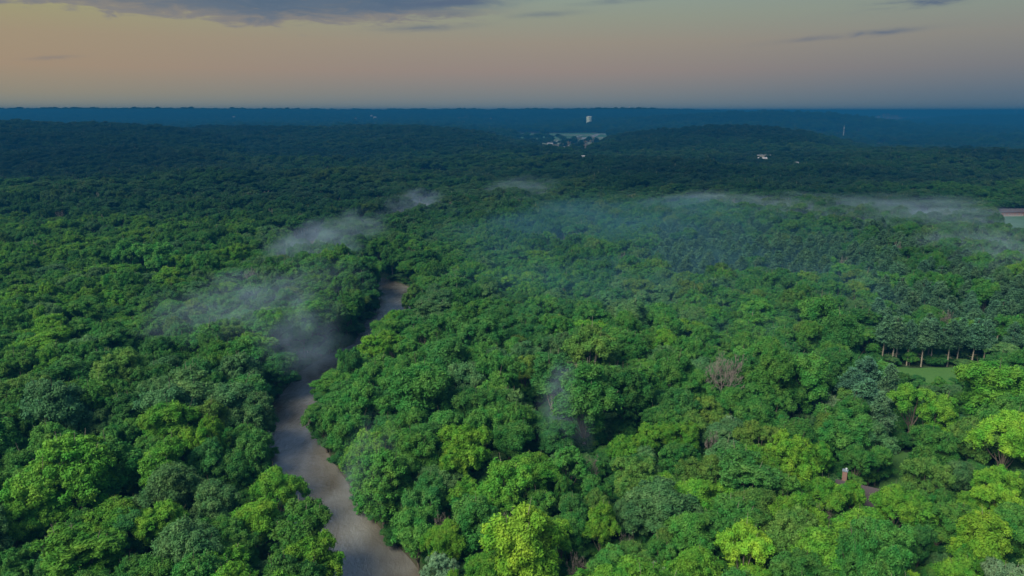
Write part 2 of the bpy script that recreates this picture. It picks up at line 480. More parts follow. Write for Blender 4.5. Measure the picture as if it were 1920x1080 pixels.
THIN = [(960, 262), (1150, 260), (1125, 280), (1090, 296), (1040, 296), (1000, 280)]
CLEAR.append([(625, 672), (700, 655), (725, 668), (690, 712), (628, 722)])
CLEAR.append([(566, 745), (622, 745), (636, 832), (570, 832)])
CLEAR.append([(1600, 925), (1662, 925), (1668, 1040), (1610, 1040)])
CLEAR.append([(1660, 722), (1850, 728), (1835, 850), (1675, 850)])
CLEAR.append([(1640, 850), (1712, 850), (1728, 1040), (1662, 1040)])
# ------------------------------------------------------------------ tree prototypes
def leaf_quads(P, N, size, rng, up=.25):
    """kite shaped leaf sprays at points P facing roughly N"""
    n = len(P)
    nr = N + rng.normal(0, .55, (n, 3)); nr[:, 2] += up
    nr /= np.linalg.norm(nr, axis=1, keepdims=True) + 1e-9
    a = rng.normal(0, 1, (n, 3)); t1 = np.cross(nr, a); t1 /= np.linalg.norm(t1, axis=1, keepdims=True) + 1e-9
    t2 = np.cross(nr, t1)
    s_ = (size * rng.uniform(.6, 1.35, n))[:, None]
    q = np.stack([P - t1 * s_, P + t2 * s_ * .45 + nr * s_ * .12, P + t1 * s_, P - t2 * s_ * .45 - nr * s_ * .05], 1)
    V = q.reshape(-1, 3); Fc = np.arange(4 * n).reshape(n, 4)
    return V, Fc
def sph(rng, n):
    v = rng.normal(0, 1, (n, 3)); return v / np.linalg.norm(v, axis=1, keepdims=True)
def tube(path, rad, sides=6):
    V = []; Fc = []
    for i, (p_, r_) in enumerate(zip(path, rad)):
        p_ = np.array(p_, float)
        d = np.array(path[min(i + 1, len(path) - 1)], float) - np.array(path[max(i - 1, 0)], float); d /= np.linalg.norm(d) + 1e-9
        a = np.cross(d, [0.31, .95, .1]); a /= np.linalg.norm(a) + 1e-9; b = np.cross(d, a)
        for k in range(sides):
            w_ = 2 * math.pi * k / sides
            V.append(p_ + (a * math.cos(w_) + b * math.sin(w_)) * r_)
    for i in range(len(path) - 1):
        for k in range(sides):
            k2 = (k + 1) % sides
            Fc.append((i * sides + k, i * sides + k2, (i + 1) * sides + k2, (i + 1) * sides + k))
    return V, Fc
class Acc:
    def __init__(s): s.V = []; s.F = []
    def add(s, V, Fc):
        o = len(s.V); s.V.extend(V); s.F.extend(tuple(i + o for i in f) for f in Fc)
def broad(seed, width=12., height_=16., base=.25, nsub=9, flat=1.0, puff=(.5, 1.15), leaf=.25, dens=1.3, pale=False, lean=.0):
    rng = np.random.default_rng(seed)
    Rw = width / 2; zb = height_ * base; ch = height_ - zb; cz = zb + ch * .52
    subs = []; tries = 0
    ax_, ay_ = rng.uniform(.82, 1.12, 2)
    while len(subs) < nsub and tries < 800:
        tries += 1
        d = sph(rng, 1)[0]; d[2] = d[2] * .8 + .2
        rr = rng.uniform(.35, .80)
        p_ = np.array([d[0] * Rw * rr * ax_, d[1] * Rw * rr * ay_, cz + d[2] * ch * .5 * rr * 1.15])
        if all(np.linalg.norm((p_ - q[0]) / [1, 1, 1.1]) > Rw * .36 for q in subs):
            subs.append((p_, Rw * rng.uniform(.24, .46)))
    subs.append((np.array([rng.normal(0, .6), rng.normal(0, .6), height_ - Rw * .42]), Rw * .40))
    Vs, Fs, Rn, off = [], [], [], 0
    core = np.array([0, 0, cz - ch * .1])
    for (c_, r_) in subs:
        tone = rng.uniform(-.15, .15)
        npf = int(19 * dens * (r_ / 2.4) ** 1.4) + 6
        dirs = sph(rng, npf * 3)
        outw = (c_ - core); outw /= np.linalg.norm(outw) + 1e-9
        sc_ = dirs @ (outw * .7 + np.array([0, 0, .7]))
        dirs = dirs[np.argsort(-sc_ + rng.normal(0, .35, len(sc_)))[:npf]]
        for d in dirs:
            pr = rng.uniform(*puff)
            pc = c_ + d * r_ * rng.uniform(.55, 1.22) * np.array([1, 1, flat * 1.1])
            n = int(95 * dens * pr * pr * (.33 / leaf) ** 1.5) + 10
            dd = sph(rng, n * 2)
            s2 = dd @ (d * .6 + np.array([0, 0, .6]))
            dd = dd[np.argsort(-s2 + rng.normal(0, .45, len(s2)))[:n]]
            PP = pc + dd * pr * (rng.uniform(.35, 1.0, (n, 1)) ** .6 * rng.choice([1, 1, 1, 1.3, 1.6], (n, 1), p=[.3, .3, .2, .15, .05])) * np.array([1, 1, 1.05])
            V, Fc = leaf_quads(PP, dd, leaf, rng)
            Vs.append(V); Fs.append(Fc + off); off += len(V)
            Rn.append(np.clip(.5 + tone + rng.normal(0, .09) + rng.normal(0, .15, n), 0, 1))
    V = np.vstack(Vs); Fc = np.vstack(Fs); rn = np.concatenate(Rn)
    kz = height_ / np.percentile(V[:, 2], 99.8); kx = Rw / np.percentile(np.hypot(V[:, 0], V[:, 1]), 97)
    V = V * np.array([kx, kx, kz])
    # trunk and limbs
    acc = Acc()
    bend = rng.normal(0, .35, 2) + lean
    trunk = [(0, 0, -1.2), (0, 0, 0), (bend[0] * .4, bend[1] * .4, zb * .6), (bend[0], bend[1], zb * 1.1), (bend[0] * 1.2, bend[1] * 1.3, cz)]
    acc.add(*tube(trunk, [.48, .40, .30, .25, .13], 8))
    for (c_, r_) in subs:
        s0 = np.array(trunk[2]) + (np.array(trunk[3]) - np.array(trunk[2])) * rng.uniform(.2, 1.2)
        mid_ = (s0 + c_) / 2 + np.array([0, 0, rng.uniform(-.6, .4)])
        acc.add(*tube([s0, mid_, c_, c_ + (c_ - mid_) * .5], [.15, .10, .06, .02], 5))
    cm = new_mesh('crown', V, Fc, [M_LEAF], rnd=rn)
    tm = new_mesh('trunk', acc.V, acc.F, [M_PALEBARK if pale else M_BARK], True)
    return cm, tm, width, height_
def pine(seed, width=7.2, height_=18., base=.42):
    rng = np.random.default_rng(seed)
    acc = Acc(); lx, ly = rng.normal(0, .25, 2)
    acc.add(*tube([(0, 0, -1.2), (0, 0, 0), (lx * .5, ly * .5, height_ * .5), (lx, ly, height_ * .97)], [.30, .26, .17, .04], 7))
    Vs, Fs, Rn, off = [], [], [], 0
    z = height_ * base
    while z < height_:
        f = (z - height_ * base) / (height_ * (1 - base))
        rad = width / 2 * (1 - f) ** .65 * (.55 + .45 * min(1, f * 5)) + .25
        nb = max(3, int(7 - 3 * f)); a0 = rng.uniform(0, 6.28)
        for k in range(nb):
            if rng.random() < .12: continue
            a = a0 + k * 6.28 / nb + rng.normal(0, .2); L_ = rad * rng.uniform(.7, 1.12)
            tip = np.array([lx * f + math.cos(a) * L_, ly * f + math.sin(a) * L_, z + L_ * rng.uniform(.0, .28)])
            s0 = np.array([lx * f, ly * f, z])
            acc.add(*tube([s0, (s0 + tip) / 2 + [0, 0, .05], tip], [.06, .04, .015], 4))
            n = int(40 + 75 * L_)
            tt = rng.uniform(.25, 1.05, n) ** .7
            PP = s0 + (tip - s0) * tt[:, None] + rng.normal(0, 1, (n, 3)) * np.array([.5, .5, .34]) * (.5 + .2 * L_)
            V, Fc = leaf_quads(PP, np.tile([0, 0, 1.], (n, 1)) + rng.normal(0, .3, (n, 3)), .26, rng, .4)
            Vs.append(V); Fs.append(Fc + off); off += len(V); Rn.append(np.clip(rng.normal(.5, .2, n) + rng.normal(0, .1), 0, 1))
        z += rng.uniform(.65, 1.0)
    # dead stubs below the crown
    for k in range(9):
        zz_ = height_ * rng.uniform(.15, base); a = rng.uniform(0, 6.28); L_ = rng.uniform(.6, 1.8)
        acc.add(*tube([(0, 0, zz_), (math.cos(a) * L_, math.sin(a) * L_, zz_ + .1)], [.05, .015], 4))
    return new_mesh('crown', np.vstack(Vs), np.vstack(Fs), [M_NEEDLE], rnd=np.concatenate(Rn)), new_mesh('trunk', acc.V, acc.F, [M_PALEBARK], True), width, height_
def bare(seed, width=9., height_=13., upright=.5, depth=6, first=3):
    rng = np.random.default_rng(seed)
    tr = Acc(); br = Acc()
    fork = height_ * .3
    tr.add(*tube([(0, 0, -1.2), (0, 0, 0), (.15, .1, fork * .6), (.3, .2, fork)], [.33, .28, .21, .17], 7))
    def grow(p_, d, L_, r_, lev):
        q = p_ + d * L_ * .5 + rng.normal(0, .08, 3) * L_ * .5; e = p_ + d * L_ + rng.normal(0, .07, 3) * L_
        br.add(*tube([p_, q, e], [max(r_, .03), max(r_ * .8, .028), max(r_ * .6, .022)], 5 if lev < 2 else 3))
        if lev >= depth: return
        for _ in range(rng.integers(2, 4)):
            nd = d + rng.normal(0, .55, 3); nd[2] += .22 * upright; nd /= np.linalg.norm(nd)
            grow(e if _ < 2 else q, nd, L_ * rng.uniform(.6, .82), r_ * .6, lev + 1)
    for k in range(first):
        a = 6.28 * k / first + rng.uniform(-.4, .4)
        d = np.array([math.cos(a) * .75, math.sin(a) * .75, upright + .45]); d /= np.linalg.norm(d)
        grow(np.array([.3, .2, fork - .1]), d, height_ * .23, .13, 0)
    V = np.array(br.V); ext = np.abs(V[:, :2]).max() * 2; V[:, :2] *= width / ext
    return new_mesh('branches', V, br.F, [M_DEAD], True), new_mesh('trunk', tr.V, tr.F, [M_DEAD], True), width, height_

PROTO = {
    'B': [broad(11, nsub=12, height_=17), broad(12, nsub=14, height_=16), broad(13, nsub=10, height_=18, puff=(.6, 1.3)), broad(14, nsub=15, height_=16.5, puff=(.45, 1.0)),
          broad(15, nsub=13, width=13, height_=16), broad(16, nsub=11, height_=18, flat=.9), broad(17, nsub=16, width=12.5, puff=(.45, .95), height_=17),
          broad(18, nsub=8, height_=18.5, base=.3), broad(19, nsub=12, width=11, height_=19, base=.2), broad(20, nsub=9, width=12.5, height_=15, base=.2, pale=True)],
    'U': [broad(21, width=10, height_=19, nsub=15, base=.16, pale=True), broad(22, width=10, height_=20, nsub=16, base=.22, puff=(.45, .95), pale=True), broad(23, width=9.5, height_=18, nsub=14, base=.2)],
    'W': [broad(31, width=11, height_=15, nsub=15, base=.15, puff=(.35, .75), leaf=.22, dens=1.5, pale=True), broad(32, width=11, height_=16, nsub=16, base=.15, puff=(.35, .8), leaf=.22, dens=1.5)],
    'P': [pine(41), pine(42, width=6), pine(43, width=7, height_=17), pine(44, width=6.2, height_=18.5, base=.5)],
    'D': [bare(51, 9, 13), bare(52, 8, 12, 1.1, 6, 4), bare(53, 10, 12.5, .3, 6, 4)],
}
KIND_NAME = {'B': 'broadleaf_tree', 'U': 'cottonwood_tree', 'W': 'willow_tree', 'P': 'pine_tree', 'D': 'bare_tree'}
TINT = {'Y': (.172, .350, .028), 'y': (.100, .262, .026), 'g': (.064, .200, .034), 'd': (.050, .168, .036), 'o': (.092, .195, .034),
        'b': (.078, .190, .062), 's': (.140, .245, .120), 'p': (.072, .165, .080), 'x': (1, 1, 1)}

# crowns read off the photograph: column, row of the top, width in pixels, tint, kind
HERO = '''
31 649 58 gB|88 676 60 yB|105 712 90 bU|40 702 50 gB|135 668 60 gB|225 655 85 oB|160 640 60 gB|295 684 75 dB|222 713 60 gB|280 722 60 oB
345 716 55 gB|400 700 60 dB|318 754 92 yB|387 748 78 oB|250 784 60 gB|210 795 65 gB|147 779 55 dB|108 788 55 gB|32 756 75 gB|80 775 45 gB
180 767 60 bB|128 820 130 yW|48 822 42 gB|275 822 70 gB|340 822 42 gB|397 826 80 dB|66 866 110 yB|213 852 46 YU|327 866 100 bB|293 860 52 bB
300 943 82 yB|520 880 82 yB|473 938 80 yB|562 945 105 gW|590 1012 100 yB|385 975 80 gB|432 975 80 gB|345 1048 120 gB|285 1046 90 gB|150 957 55 gU
230 962 80 dB|17 945 85 yB|75 948 60 gB|25 1030 70 gB|165 1066 90 gB|130 898 55 gB|400 905 80 bB|467 815 85 dB|493 748 82 bB|440 850 70 dB
110 968 70 xD|250 930 60 dB|195 915 55 dB|445 1005 70 gB|235 1050 80 gB|530 1035 70 gB|90 1030 60 dB|360 790 60 dB|170 860 50 gB|10 850 60 gB
1037 660 88 dU|1097 684 112 gU|930 661 85 gB|923 697 75 gB|790 680 112 gB|753 667 60 gB|680 717 80 gB|660 775 70 gB|767 636 50 gB|838 632 85 dB
913 640 50 gB|958 634 50 gB|1106 614 95 oB|1050 622 60 bB|985 640 50 bB|905 592 75 dB|795 608 55 gB|845 583 70 dB|1170 690 85 dB|1262 660 75 gB
1195 690 75 gB|900 764 75 gB|955 756 75 gB|960 788 70 gB|870 800 90 yB|845 820 60 yB|775 806 85 gB|682 808 80 yW|730 792 70 gB|1062 836 72 gW
1105 842 45 xD|1172 818 55 yB|1190 850 70 dB|1245 790 50 yB|1280 790 55 yB|1320 742 60 oB|1303 772 55 oB|1345 773 45 oB|1400 777 45 gB|1420 790 80 oB
1485 819 95 YB|1502 794 42 sW|1372 778 30 sW|1410 713 65 gB|1378 723 60 gB|1415 748 70 gB|1452 735 60 gB|1450 662 95 gB|1438 646 40 gB|1490 716 60 gB
1362 660 88 xD|1340 688 30 gB|1262 770 60 gB|1230 762 50 dB|1166 822 50 yB|1212 797 50 yB|1275 832 65 gB|1215 840 50 bB|1350 825 80 bB|1500 662 90 gB
1875 682 125 yB|1892 740 90 gB|1890 775 95 YB|1710 720 75 yB|1760 738 65 yB|1752 802 75 gB|1832 785 75 oB|1588 730 52 oB|1593 743 26 xD|1547 734 40 sW
1560 745 40 sW|1637 746 48 oB|1635 768 50 sW|1560 775 60 oB|1625 668 56 pP|1600 688 46 pP|1672 683 40 pP|1625 705 50 pP|1655 735 45 pP
1537 806 45 yB|1535 830 50 yB|1610 832 60 gB|1648 834 45 gB|1530 690 60 gB|1740 856 80 oB|1797 866 55 bB|1870 872 75 yB|1750 892 50 sB|1600 903 44 yB
1550 898 70 yB|1684 912 76 yB|1865 905 75 YB|1722 925 70 yB|1760 915 50 gB|1825 925 50 yB|1905 905 55 gB|1765 940 70 gB|1800 947 60 gB|1902 945 90 gB
1860 962 100 YB|1840 1022 65 yB|1805 1050 80 yB|1895 1052 85 sW|1660 980 100 gB|1685 1062 70 YB|1560 1020 45 yB|1535 1008 54 xD|1548 935 35 xD|1628 955 30 xD
1725 985 50 dB|1190 860 75 oB|1237 882 48 yB|1300 895 80 yB|1305 856 90 oB|1345 902 70 yB|1412 912 90 oB|1490 930 90 yB|1480 958 100 oB|1290 958 85 gB
1340 940 65 gB|1397 985 95 YB|1312 1028 95 yB|1170 938 45 bB|1128 945 60 yU|1137 1028 75 gB|1225 1060 65 sW|1190 1018 60 oB|1177 985 30 xD|1250 990 60 oB
1240 1012 60 gB|1435 1072 80 yB|968 943 140 YB|905 1035 72 yB|1005 1038 72 YB|955 868 95 yB|880 900 70 yB|1015 920 60 gB|925 922 70 yB|1113 890 55 gB
1080 922 60 dB|1123 918 50 oB|1055 894 26 gB|1048 978 70 yB|1075 965 50 gB|1085 1035 45 xD|830 980 75 yB|845 1072 50 yB|825 955 40 xD|690 862 110 gW
760 912 50 gB|735 850 80 gB|725 985 90 gB|800 890 80 dB|825 1040 60 sW|1663 510 42 gB|1708 512 40 gB|1756 510 44 gB|1788 513 40 gB|1850 523 55 gB
1420 560 60 gB|1340 570 55 gB|1540 552 80 gB|1590 590 80 dB|1250 590 60 gB|1180 560 60 bB|1400 620 60 gB|1560 640 60 gB
1745 585 45 gB|1812 597 50 gB|1700 590 45 gB|1900 590 50 gB|300 455 60 gB|240 450 50 gB|180 462 45 gB|380 470 50 gB|150 520 45 gB|230 505 55 gB'''
HEROES = []
for tok in HERO.replace('\n', '|').split('|'):
    if tok.strip():
        a = tok.split(); HEROES.append((float(a[0]), float(a[1]), float(a[2]), a[3][0], a[3][1]))

# ------------------------------------------------------------------ where trees stand
def in_poly(px, py, poly):
    inside = np.zeros(px.shape, bool); n = len(poly)
    for i in range(n):
        x1, y1 = poly[i]; x2, y2 = poly[(i + 1) % n]
        cond = ((y1 > py) != (y2 > py))
        xx = (x2 - x1) * (py - y1) / ((y2 - y1) if y2 != y1 else 1e-9) + x1
        inside ^= cond & (px < xx)
    return inside
rngT = np.random.default_rng(2024)
TREES = []   # x, y, ground z, width, height, tint key/colour, kind, proto index, rotation, hero?
hero_xy = []
for (px, py, wpx, tk, kd) in HEROES:
    nominal = {'B': 1.38, 'U': 1.75, 'W': 1.38, 'P': 2.4, 'D': 1.5}[kd]
    d = ray(px, py); T = 15.0; g0 = 2.0
    for _ in range(12):
        zt = g0 + T
        tt = (zt - H) / d[2]; x, y = d[0] * tt, d[1] * tt
        dep = y * ct - (zt - H) * st
        Wm = wpx * dep / F * 1.14
        T = min(max(Wm * nominal, 10.5), 22.5)
        if kd == 'U' and wpx > 100: T = 24
        if kd == 'P': T = 17.5
        # the top seen from above lies a little behind the centre
        g0 = gz(x, y)
    k = 1.0
    x, y = x, y - Wm * .06
    if dist_water(np.array([x]), np.array([y]))[0] < 1.5:
        for _ in range(12):     # step off the water, away from the stream
            e = .6
            gx = (dist_water(np.array([x + e]), np.array([y]))[0] - dist_water(np.array([x - e]), np.array([y]))[0])
            gy = (dist_water(np.array([x]), np.array([y + e]))[0] - dist_water(np.array([x]), np.array([y - e]))[0])
            n_ = math.hypot(gx, gy) + 1e-6; x += gx / n_ * .8; y += gy / n_ * .8
            if dist_water(np.array([x]), np.array([y]))[0] > 2.0: break
    TREES.append([x, y, gz(x, y), Wm, T, tk, kd, rngT.integers(0, 99), rngT.uniform(0, 6.28), True])
    hero_xy.append((x, y, Wm))
hero_xy = np.array(hero_xy)

HOUSE_POS = [(1606, 915, 9.5)]
hx, hy = at_z(1614, 955, 3.0)
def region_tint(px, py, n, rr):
    """tint weights over the picture: bright foreground, dimmer light on far woods set as darker tints"""
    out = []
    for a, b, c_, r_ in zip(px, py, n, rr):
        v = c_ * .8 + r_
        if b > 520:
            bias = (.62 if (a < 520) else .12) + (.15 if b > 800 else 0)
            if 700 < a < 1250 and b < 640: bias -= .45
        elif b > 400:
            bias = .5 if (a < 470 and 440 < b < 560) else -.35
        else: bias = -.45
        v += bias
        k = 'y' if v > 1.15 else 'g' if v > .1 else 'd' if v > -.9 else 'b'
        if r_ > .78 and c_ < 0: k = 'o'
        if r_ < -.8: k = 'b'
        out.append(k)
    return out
fill = []
bands = [(70, 620, 8.8), (620, 1250, 12.5), (1250, 2500, 15.5), (2500, 4600, 23.), (4600, 8600, 40.)]
for (y0, y1, sp) in bands:
    ys = np.arange(y0, y1, sp); xm = .80 * y1 + 70
    xs = np.arange(-xm, xm, sp)
    gx, gy = np.meshgrid(xs, ys)
    gx = gx + (np.arange(len(ys)) % 2)[:, None] * sp / 2
    gx = (gx + rngT.uniform(-.36, .36, gx.shape) * sp).ravel(); gy = (gy + rngT.uniform(-.36, .36, gy.shape) * sp).ravel()
    keep = (np.abs(gx) < .80 * gy + 70)
    gx, gy = gx[keep], gy[keep]
    z = height(gx, gy)
    px, py, dep = proj(gx, gy, z)
    keep = dist_water(gx, gy) > 2.2
    for poly in CLEAR: keep &= ~in_poly(px, py, poly)
    keep &= (py < 1500)
    keep &= ~(in_poly(px, py, THIN) & (rngT.random(len(px)) > .05))
    if y0 < 600:
        d2 = np.min(np.hypot(gx[:, None] - hero_xy[None, :, 0], gy[:, None] - hero_xy[None, :, 1]) - hero_xy[None, :, 2] * .38, 1)
        keep &= d2 > 2.6
        keep &= np.hypot(gx - hx, gy - hy) > 11
    # small random clearings
    keep &= ~((vnoise(gx / 37, gy / 37, 21) < -.80) & (gy < 1300))
    idx = np.where(keep)[0]
    gx, gy, z, px, py = gx[idx], gy[idx], z[idx], px[idx], py[idx]
    n1 = vnoise(gx / 60, gy / 60, 9) + .4 * vnoise(gx / 400, gy / 400, 10); r1 = rngT.uniform(-1, 1, len(gx))
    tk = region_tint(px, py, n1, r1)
    nh = vnoise(gx / 48, gy / 48, 12)
    wd = sp * rngT.uniform(1.0, 1.75, len(gx)); hh = (14.0 + 3.8 * nh + rngT.uniform(-3.6, 3.6, len(gx))) * (1 + .12 * (sp > 20)) * (rngT.uniform(.6, 1.75, len(gx)) if sp > 20 else 1)
    if sp > 20: wd *= .95
    pine_zone = ((px > 1625) & (py > 545) & (py < 695)) | ((px > 1230) & (py > 455) & (py < 560) & (px < 1650)) & (vnoise(gx / 40, gy / 40, 5) > -.55) | ((px > 1650) & (py > 470) & (py <= 545) & (r1 > -.3))
    for i in range(len(gx)):
        kd = 'B'
        q = rngT.random()
        if gy[i] < 700:
            if pine_zone[i] and q < .9: kd = 'P'
            elif q < .16: kd = 'U'
            elif q < .34: kd = 'W'
            elif q > .982: kd = 'D'
        w_, h_ = wd[i], hh[i]; tkk = tk[i]
        if y0 > 700: h_ *= 1.12
        if kd == 'P': w_ = 6.5 * rngT.uniform(.9, 1.25); h_ = rngT.uniform(14.5, 18.5); tkk = 'p'
        if kd == 'D': tkk = 'x'; w_ = rngT.uniform(5, 8)
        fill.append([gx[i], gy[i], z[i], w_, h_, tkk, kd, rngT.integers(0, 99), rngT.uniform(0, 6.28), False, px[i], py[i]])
# pine rows behind the meadow edge
for k in range(9):
    pxk = 1655 + k * 24 + rngT.uniform(-5, 5); x, y = at_z(pxk, 692 + rngT.uniform(-3, 2), 2.0); y += 1.5
    fill.append([x, y, gz(x, y), 6.4, rngT.uniform(16.5, 18.5), 'p', 'P', rngT.integers(0, 99), 1.0 * k, False, pxk, 690])

# hidden behind the ridges? drop those (with a margin for a step aside)
fl = np.array([[f[0], f[1], f[2], f[4]] for f in fill])
fpx, fpt, _ = proj(fl[:, 0], fl[:, 1], fl[:, 2] + fl[:, 3])
order = np.argsort(fl[:, 1]); hor = np.full(400, 2000.0); vis = np.ones(len(fill), bool)
bins = np.clip(((fpx + 300) / 2520 * 400).astype(int), 0, 399)
last_y = 0; pend = []
for i in order:
    if fpt[i] > hor[bins[i]] + 14: vis[i] = False
    pend.append(i)
    if len(pend) > 60:
        j = pend.pop(0)
        if fl[j, 1] > 900: hor[bins[j]] = min(hor[bins[j]], fpt[j] + 6)
fill = [f for f, v in zip(fill, vis) if v]

# the nearest ones that show are trees of their own
def shows(f):
    px, py, dep = proj(f[0], f[1], f[2] + f[4] * .8)
    return -25 < px < 1945 and 0 < py < 1095
cand = sorted([f for f in fill if shows(f)], key=lambda f: f[1])
NIND = 298
nfill = NIND - len(TREES)
own = cand[:max(0, nfill)]
own_ids = set(id(f) for f in own)
rest = [f for f in fill if id(f) not in own_ids]
for f in own: TREES.append(f[:10])

# ------------------------------------------------------------------ build the individual trees
def tint_of(tk, rng):
    b = TINT[tk]; j = rng.uniform(.82, 1.18); hsh = rng.uniform(-.10, .10)
    return (b[0] * j * (1 + hsh), b[1] * j, b[2] * j * (1 - hsh))
CW = {'Y': 'lime-yellow', 'y': 'yellow-green', 'g': 'mid-green', 'd': 'dark green', 'o': 'olive', 'b': 'dull blue-green', 's': 'silvery', 'p': 'dark needled', 'x': 'leafless grey'}
KW = {'B': 'broadleaf', 'U': 'upright tree', 'W': 'fine-leaved tree', 'P': 'pine', 'D': 'bare tree'}
LANDMARKS = [(1582, 882, 'the brick chimney'), (1760, 706, 'the meadow'), (548, 800, 'the narrow reach of river'), (606, 950, 'the lower river bend'),
    (745, 585, 'the far river bend'), (968, 975, 'the lime giant'), (1097, 725, 'the tall twin-topped giant'), (1362, 695, 'the widest leafless crown'),
    (110, 990, 'the forked bare tree'), (128, 850, 'the broad yellow-green dome'), (1485, 850, 'the lime dome'), (1397, 1015, 'the golden lime crown'),
    (327, 890, 'the round blue-green crown'), (1502, 808, 'the small silver tree'), (690, 885, 'the bankside mist'), (1725, 525, 'the row of round trees'),
    (270, 460, 'the bright knoll'), (1895, 1068, 'the silver corner tree'), (300, 975, 'the lime two-lobed tree'), (1662, 905, 'the house lawn'), (1875, 720, 'the great sunlit crown')]
OWN = {(968, 943): 'lime giant, brightest and biggest crown low in the middle of the view', (1097, 684): 'tallest giant tree, twin-topped, with mist before its trunk',
    (1362, 660): 'widest leafless grey crown among green trees beyond the middle', (110, 968): 'forked bare tree with pale limbs above the bottom left trees',
    (128, 820): 'broad yellow-green dome, widest crown on the left side', (1485, 819): 'lime dome crown just left of the brick chimney', (1397, 985): 'golden lime crown standing out low, right of centre',
    (327, 866): 'round dull blue-green crown between the yellow-green dome and the river', (1502, 794): 'small silver tree just above the lime dome',
    (1895, 1052): 'silver corner tree at the bottom right', (300, 943): 'lime two-lobed tree left of the lower river bend', (1875, 682): 'great sunlit crown right of the meadow, touching the edge'}
NUMW = ['touching', 'one crown from', 'two crowns from', 'three crowns from', 'four crowns from', 'five crowns from', 'six crowns from', 'seven crowns from', 'eight crowns from', 'nine crowns from', 'ten crowns from', 'eleven crowns from', 'twelve crowns from']
CLK = ['twelve', 'one', 'two', 'three', 'four', 'five', 'six', 'seven', 'eight', 'nine', 'ten', 'eleven']
ORD = ['first', 'second', 'third', 'fourth', 'fifth', 'sixth', 'seventh', 'eighth', 'ninth', 'tenth', 'eleventh', 'twelfth', 'thirteenth', 'fourteenth', 'fifteenth', 'sixteenth', 'seventeenth', 'eighteenth', 'nineteenth', 'twentieth',
       'twenty-first', 'twenty-second', 'twenty-third', 'twenty-fourth', 'twenty-fifth', 'twenty-sixth', 'twenty-seventh']
used = set(); seen_first = {}
GN_SRC = {}
for ti, T in enumerate(TREES):
    x, y, z, Wm, Hm, tk, kd, pi, rot, hero = T
    protos = PROTO[kd]; pidx = pi % len(protos); cm, tm, pw, ph = protos[pidx]
    root = bpy.data.objects.new(KIND_NAME[kd], None); C.objects.link(root); root.empty_display_size = 1
    root.location = (x, y, z - .1); root.rotation_euler = (0, 0, rot)
    root.scale = (Wm / pw, Wm / pw, Hm / ph)
    tr = link('trunk', tm, root); cr = link('branches' if kd == 'D' else 'crown', cm, root)
    cr['tint'] = tint_of(tk, rngT)
    GN_SRC.setdefault((kd, pidx), (cr, tr))
    px, py, dep = proj(x, y, z + Hm * .72)
    dw = float(dist_water(np.array([x]), np.array([y]))[0])
    size = 'big ' if Wm > 15 else 'small ' if Wm < 8.5 and kd not in 'PD' else ''
    lab = None
    if hero:
        for (ax, ay), l_ in OWN.items():
            if abs(HEROES[ti][0] - ax) < 1 and abs(HEROES[ti][1] - ay) < 1: lab = l_
    kw = f"{size}{CW[tk]} {KW[kd]}" if kd not in 'PD' else {'P': 'dark pine', 'D': 'grey leafless tree'}[kd]
    if dw < 6: kw += ' by water'
    if lab is None:
        ds = sorted(LANDMARKS, key=lambda m_: math.hypot(px - m_[0], (py - m_[1]) * 1.3))
        for lx, ly, ln in ds[:8]:
            dd = math.hypot(px - lx, py - ly); k = min(12, int(round(dd / 52)))
            an = math.degrees(math.atan2(px - lx, ly - py)) % 360
            for j_ in (0, 1, -1):
                kk = k if j_ == 0 else max(0, min(12, k + j_))
                l_ = f"{kw} {NUMW[kk]} {ln}, {CLK[int(round(an / 30)) % 12]} o'clock"
                if l_ not in used and (j_ == 0): lab = l_; break
            if lab: break
    used.add(lab)
    tag(root, lab, 'tree', {'B': 'broadleaf trees of the forest', 'U': 'tall upright trees of the forest', 'W': 'fine-leaved trees of the forest', 'P': 'pines', 'D': 'bare dead trees'}[kd])

# every proto must have a source among the individuals
for kd in PROTO:
    for i in range(len(PROTO[kd])):
        if (kd, i) not in GN_SRC:
            pass

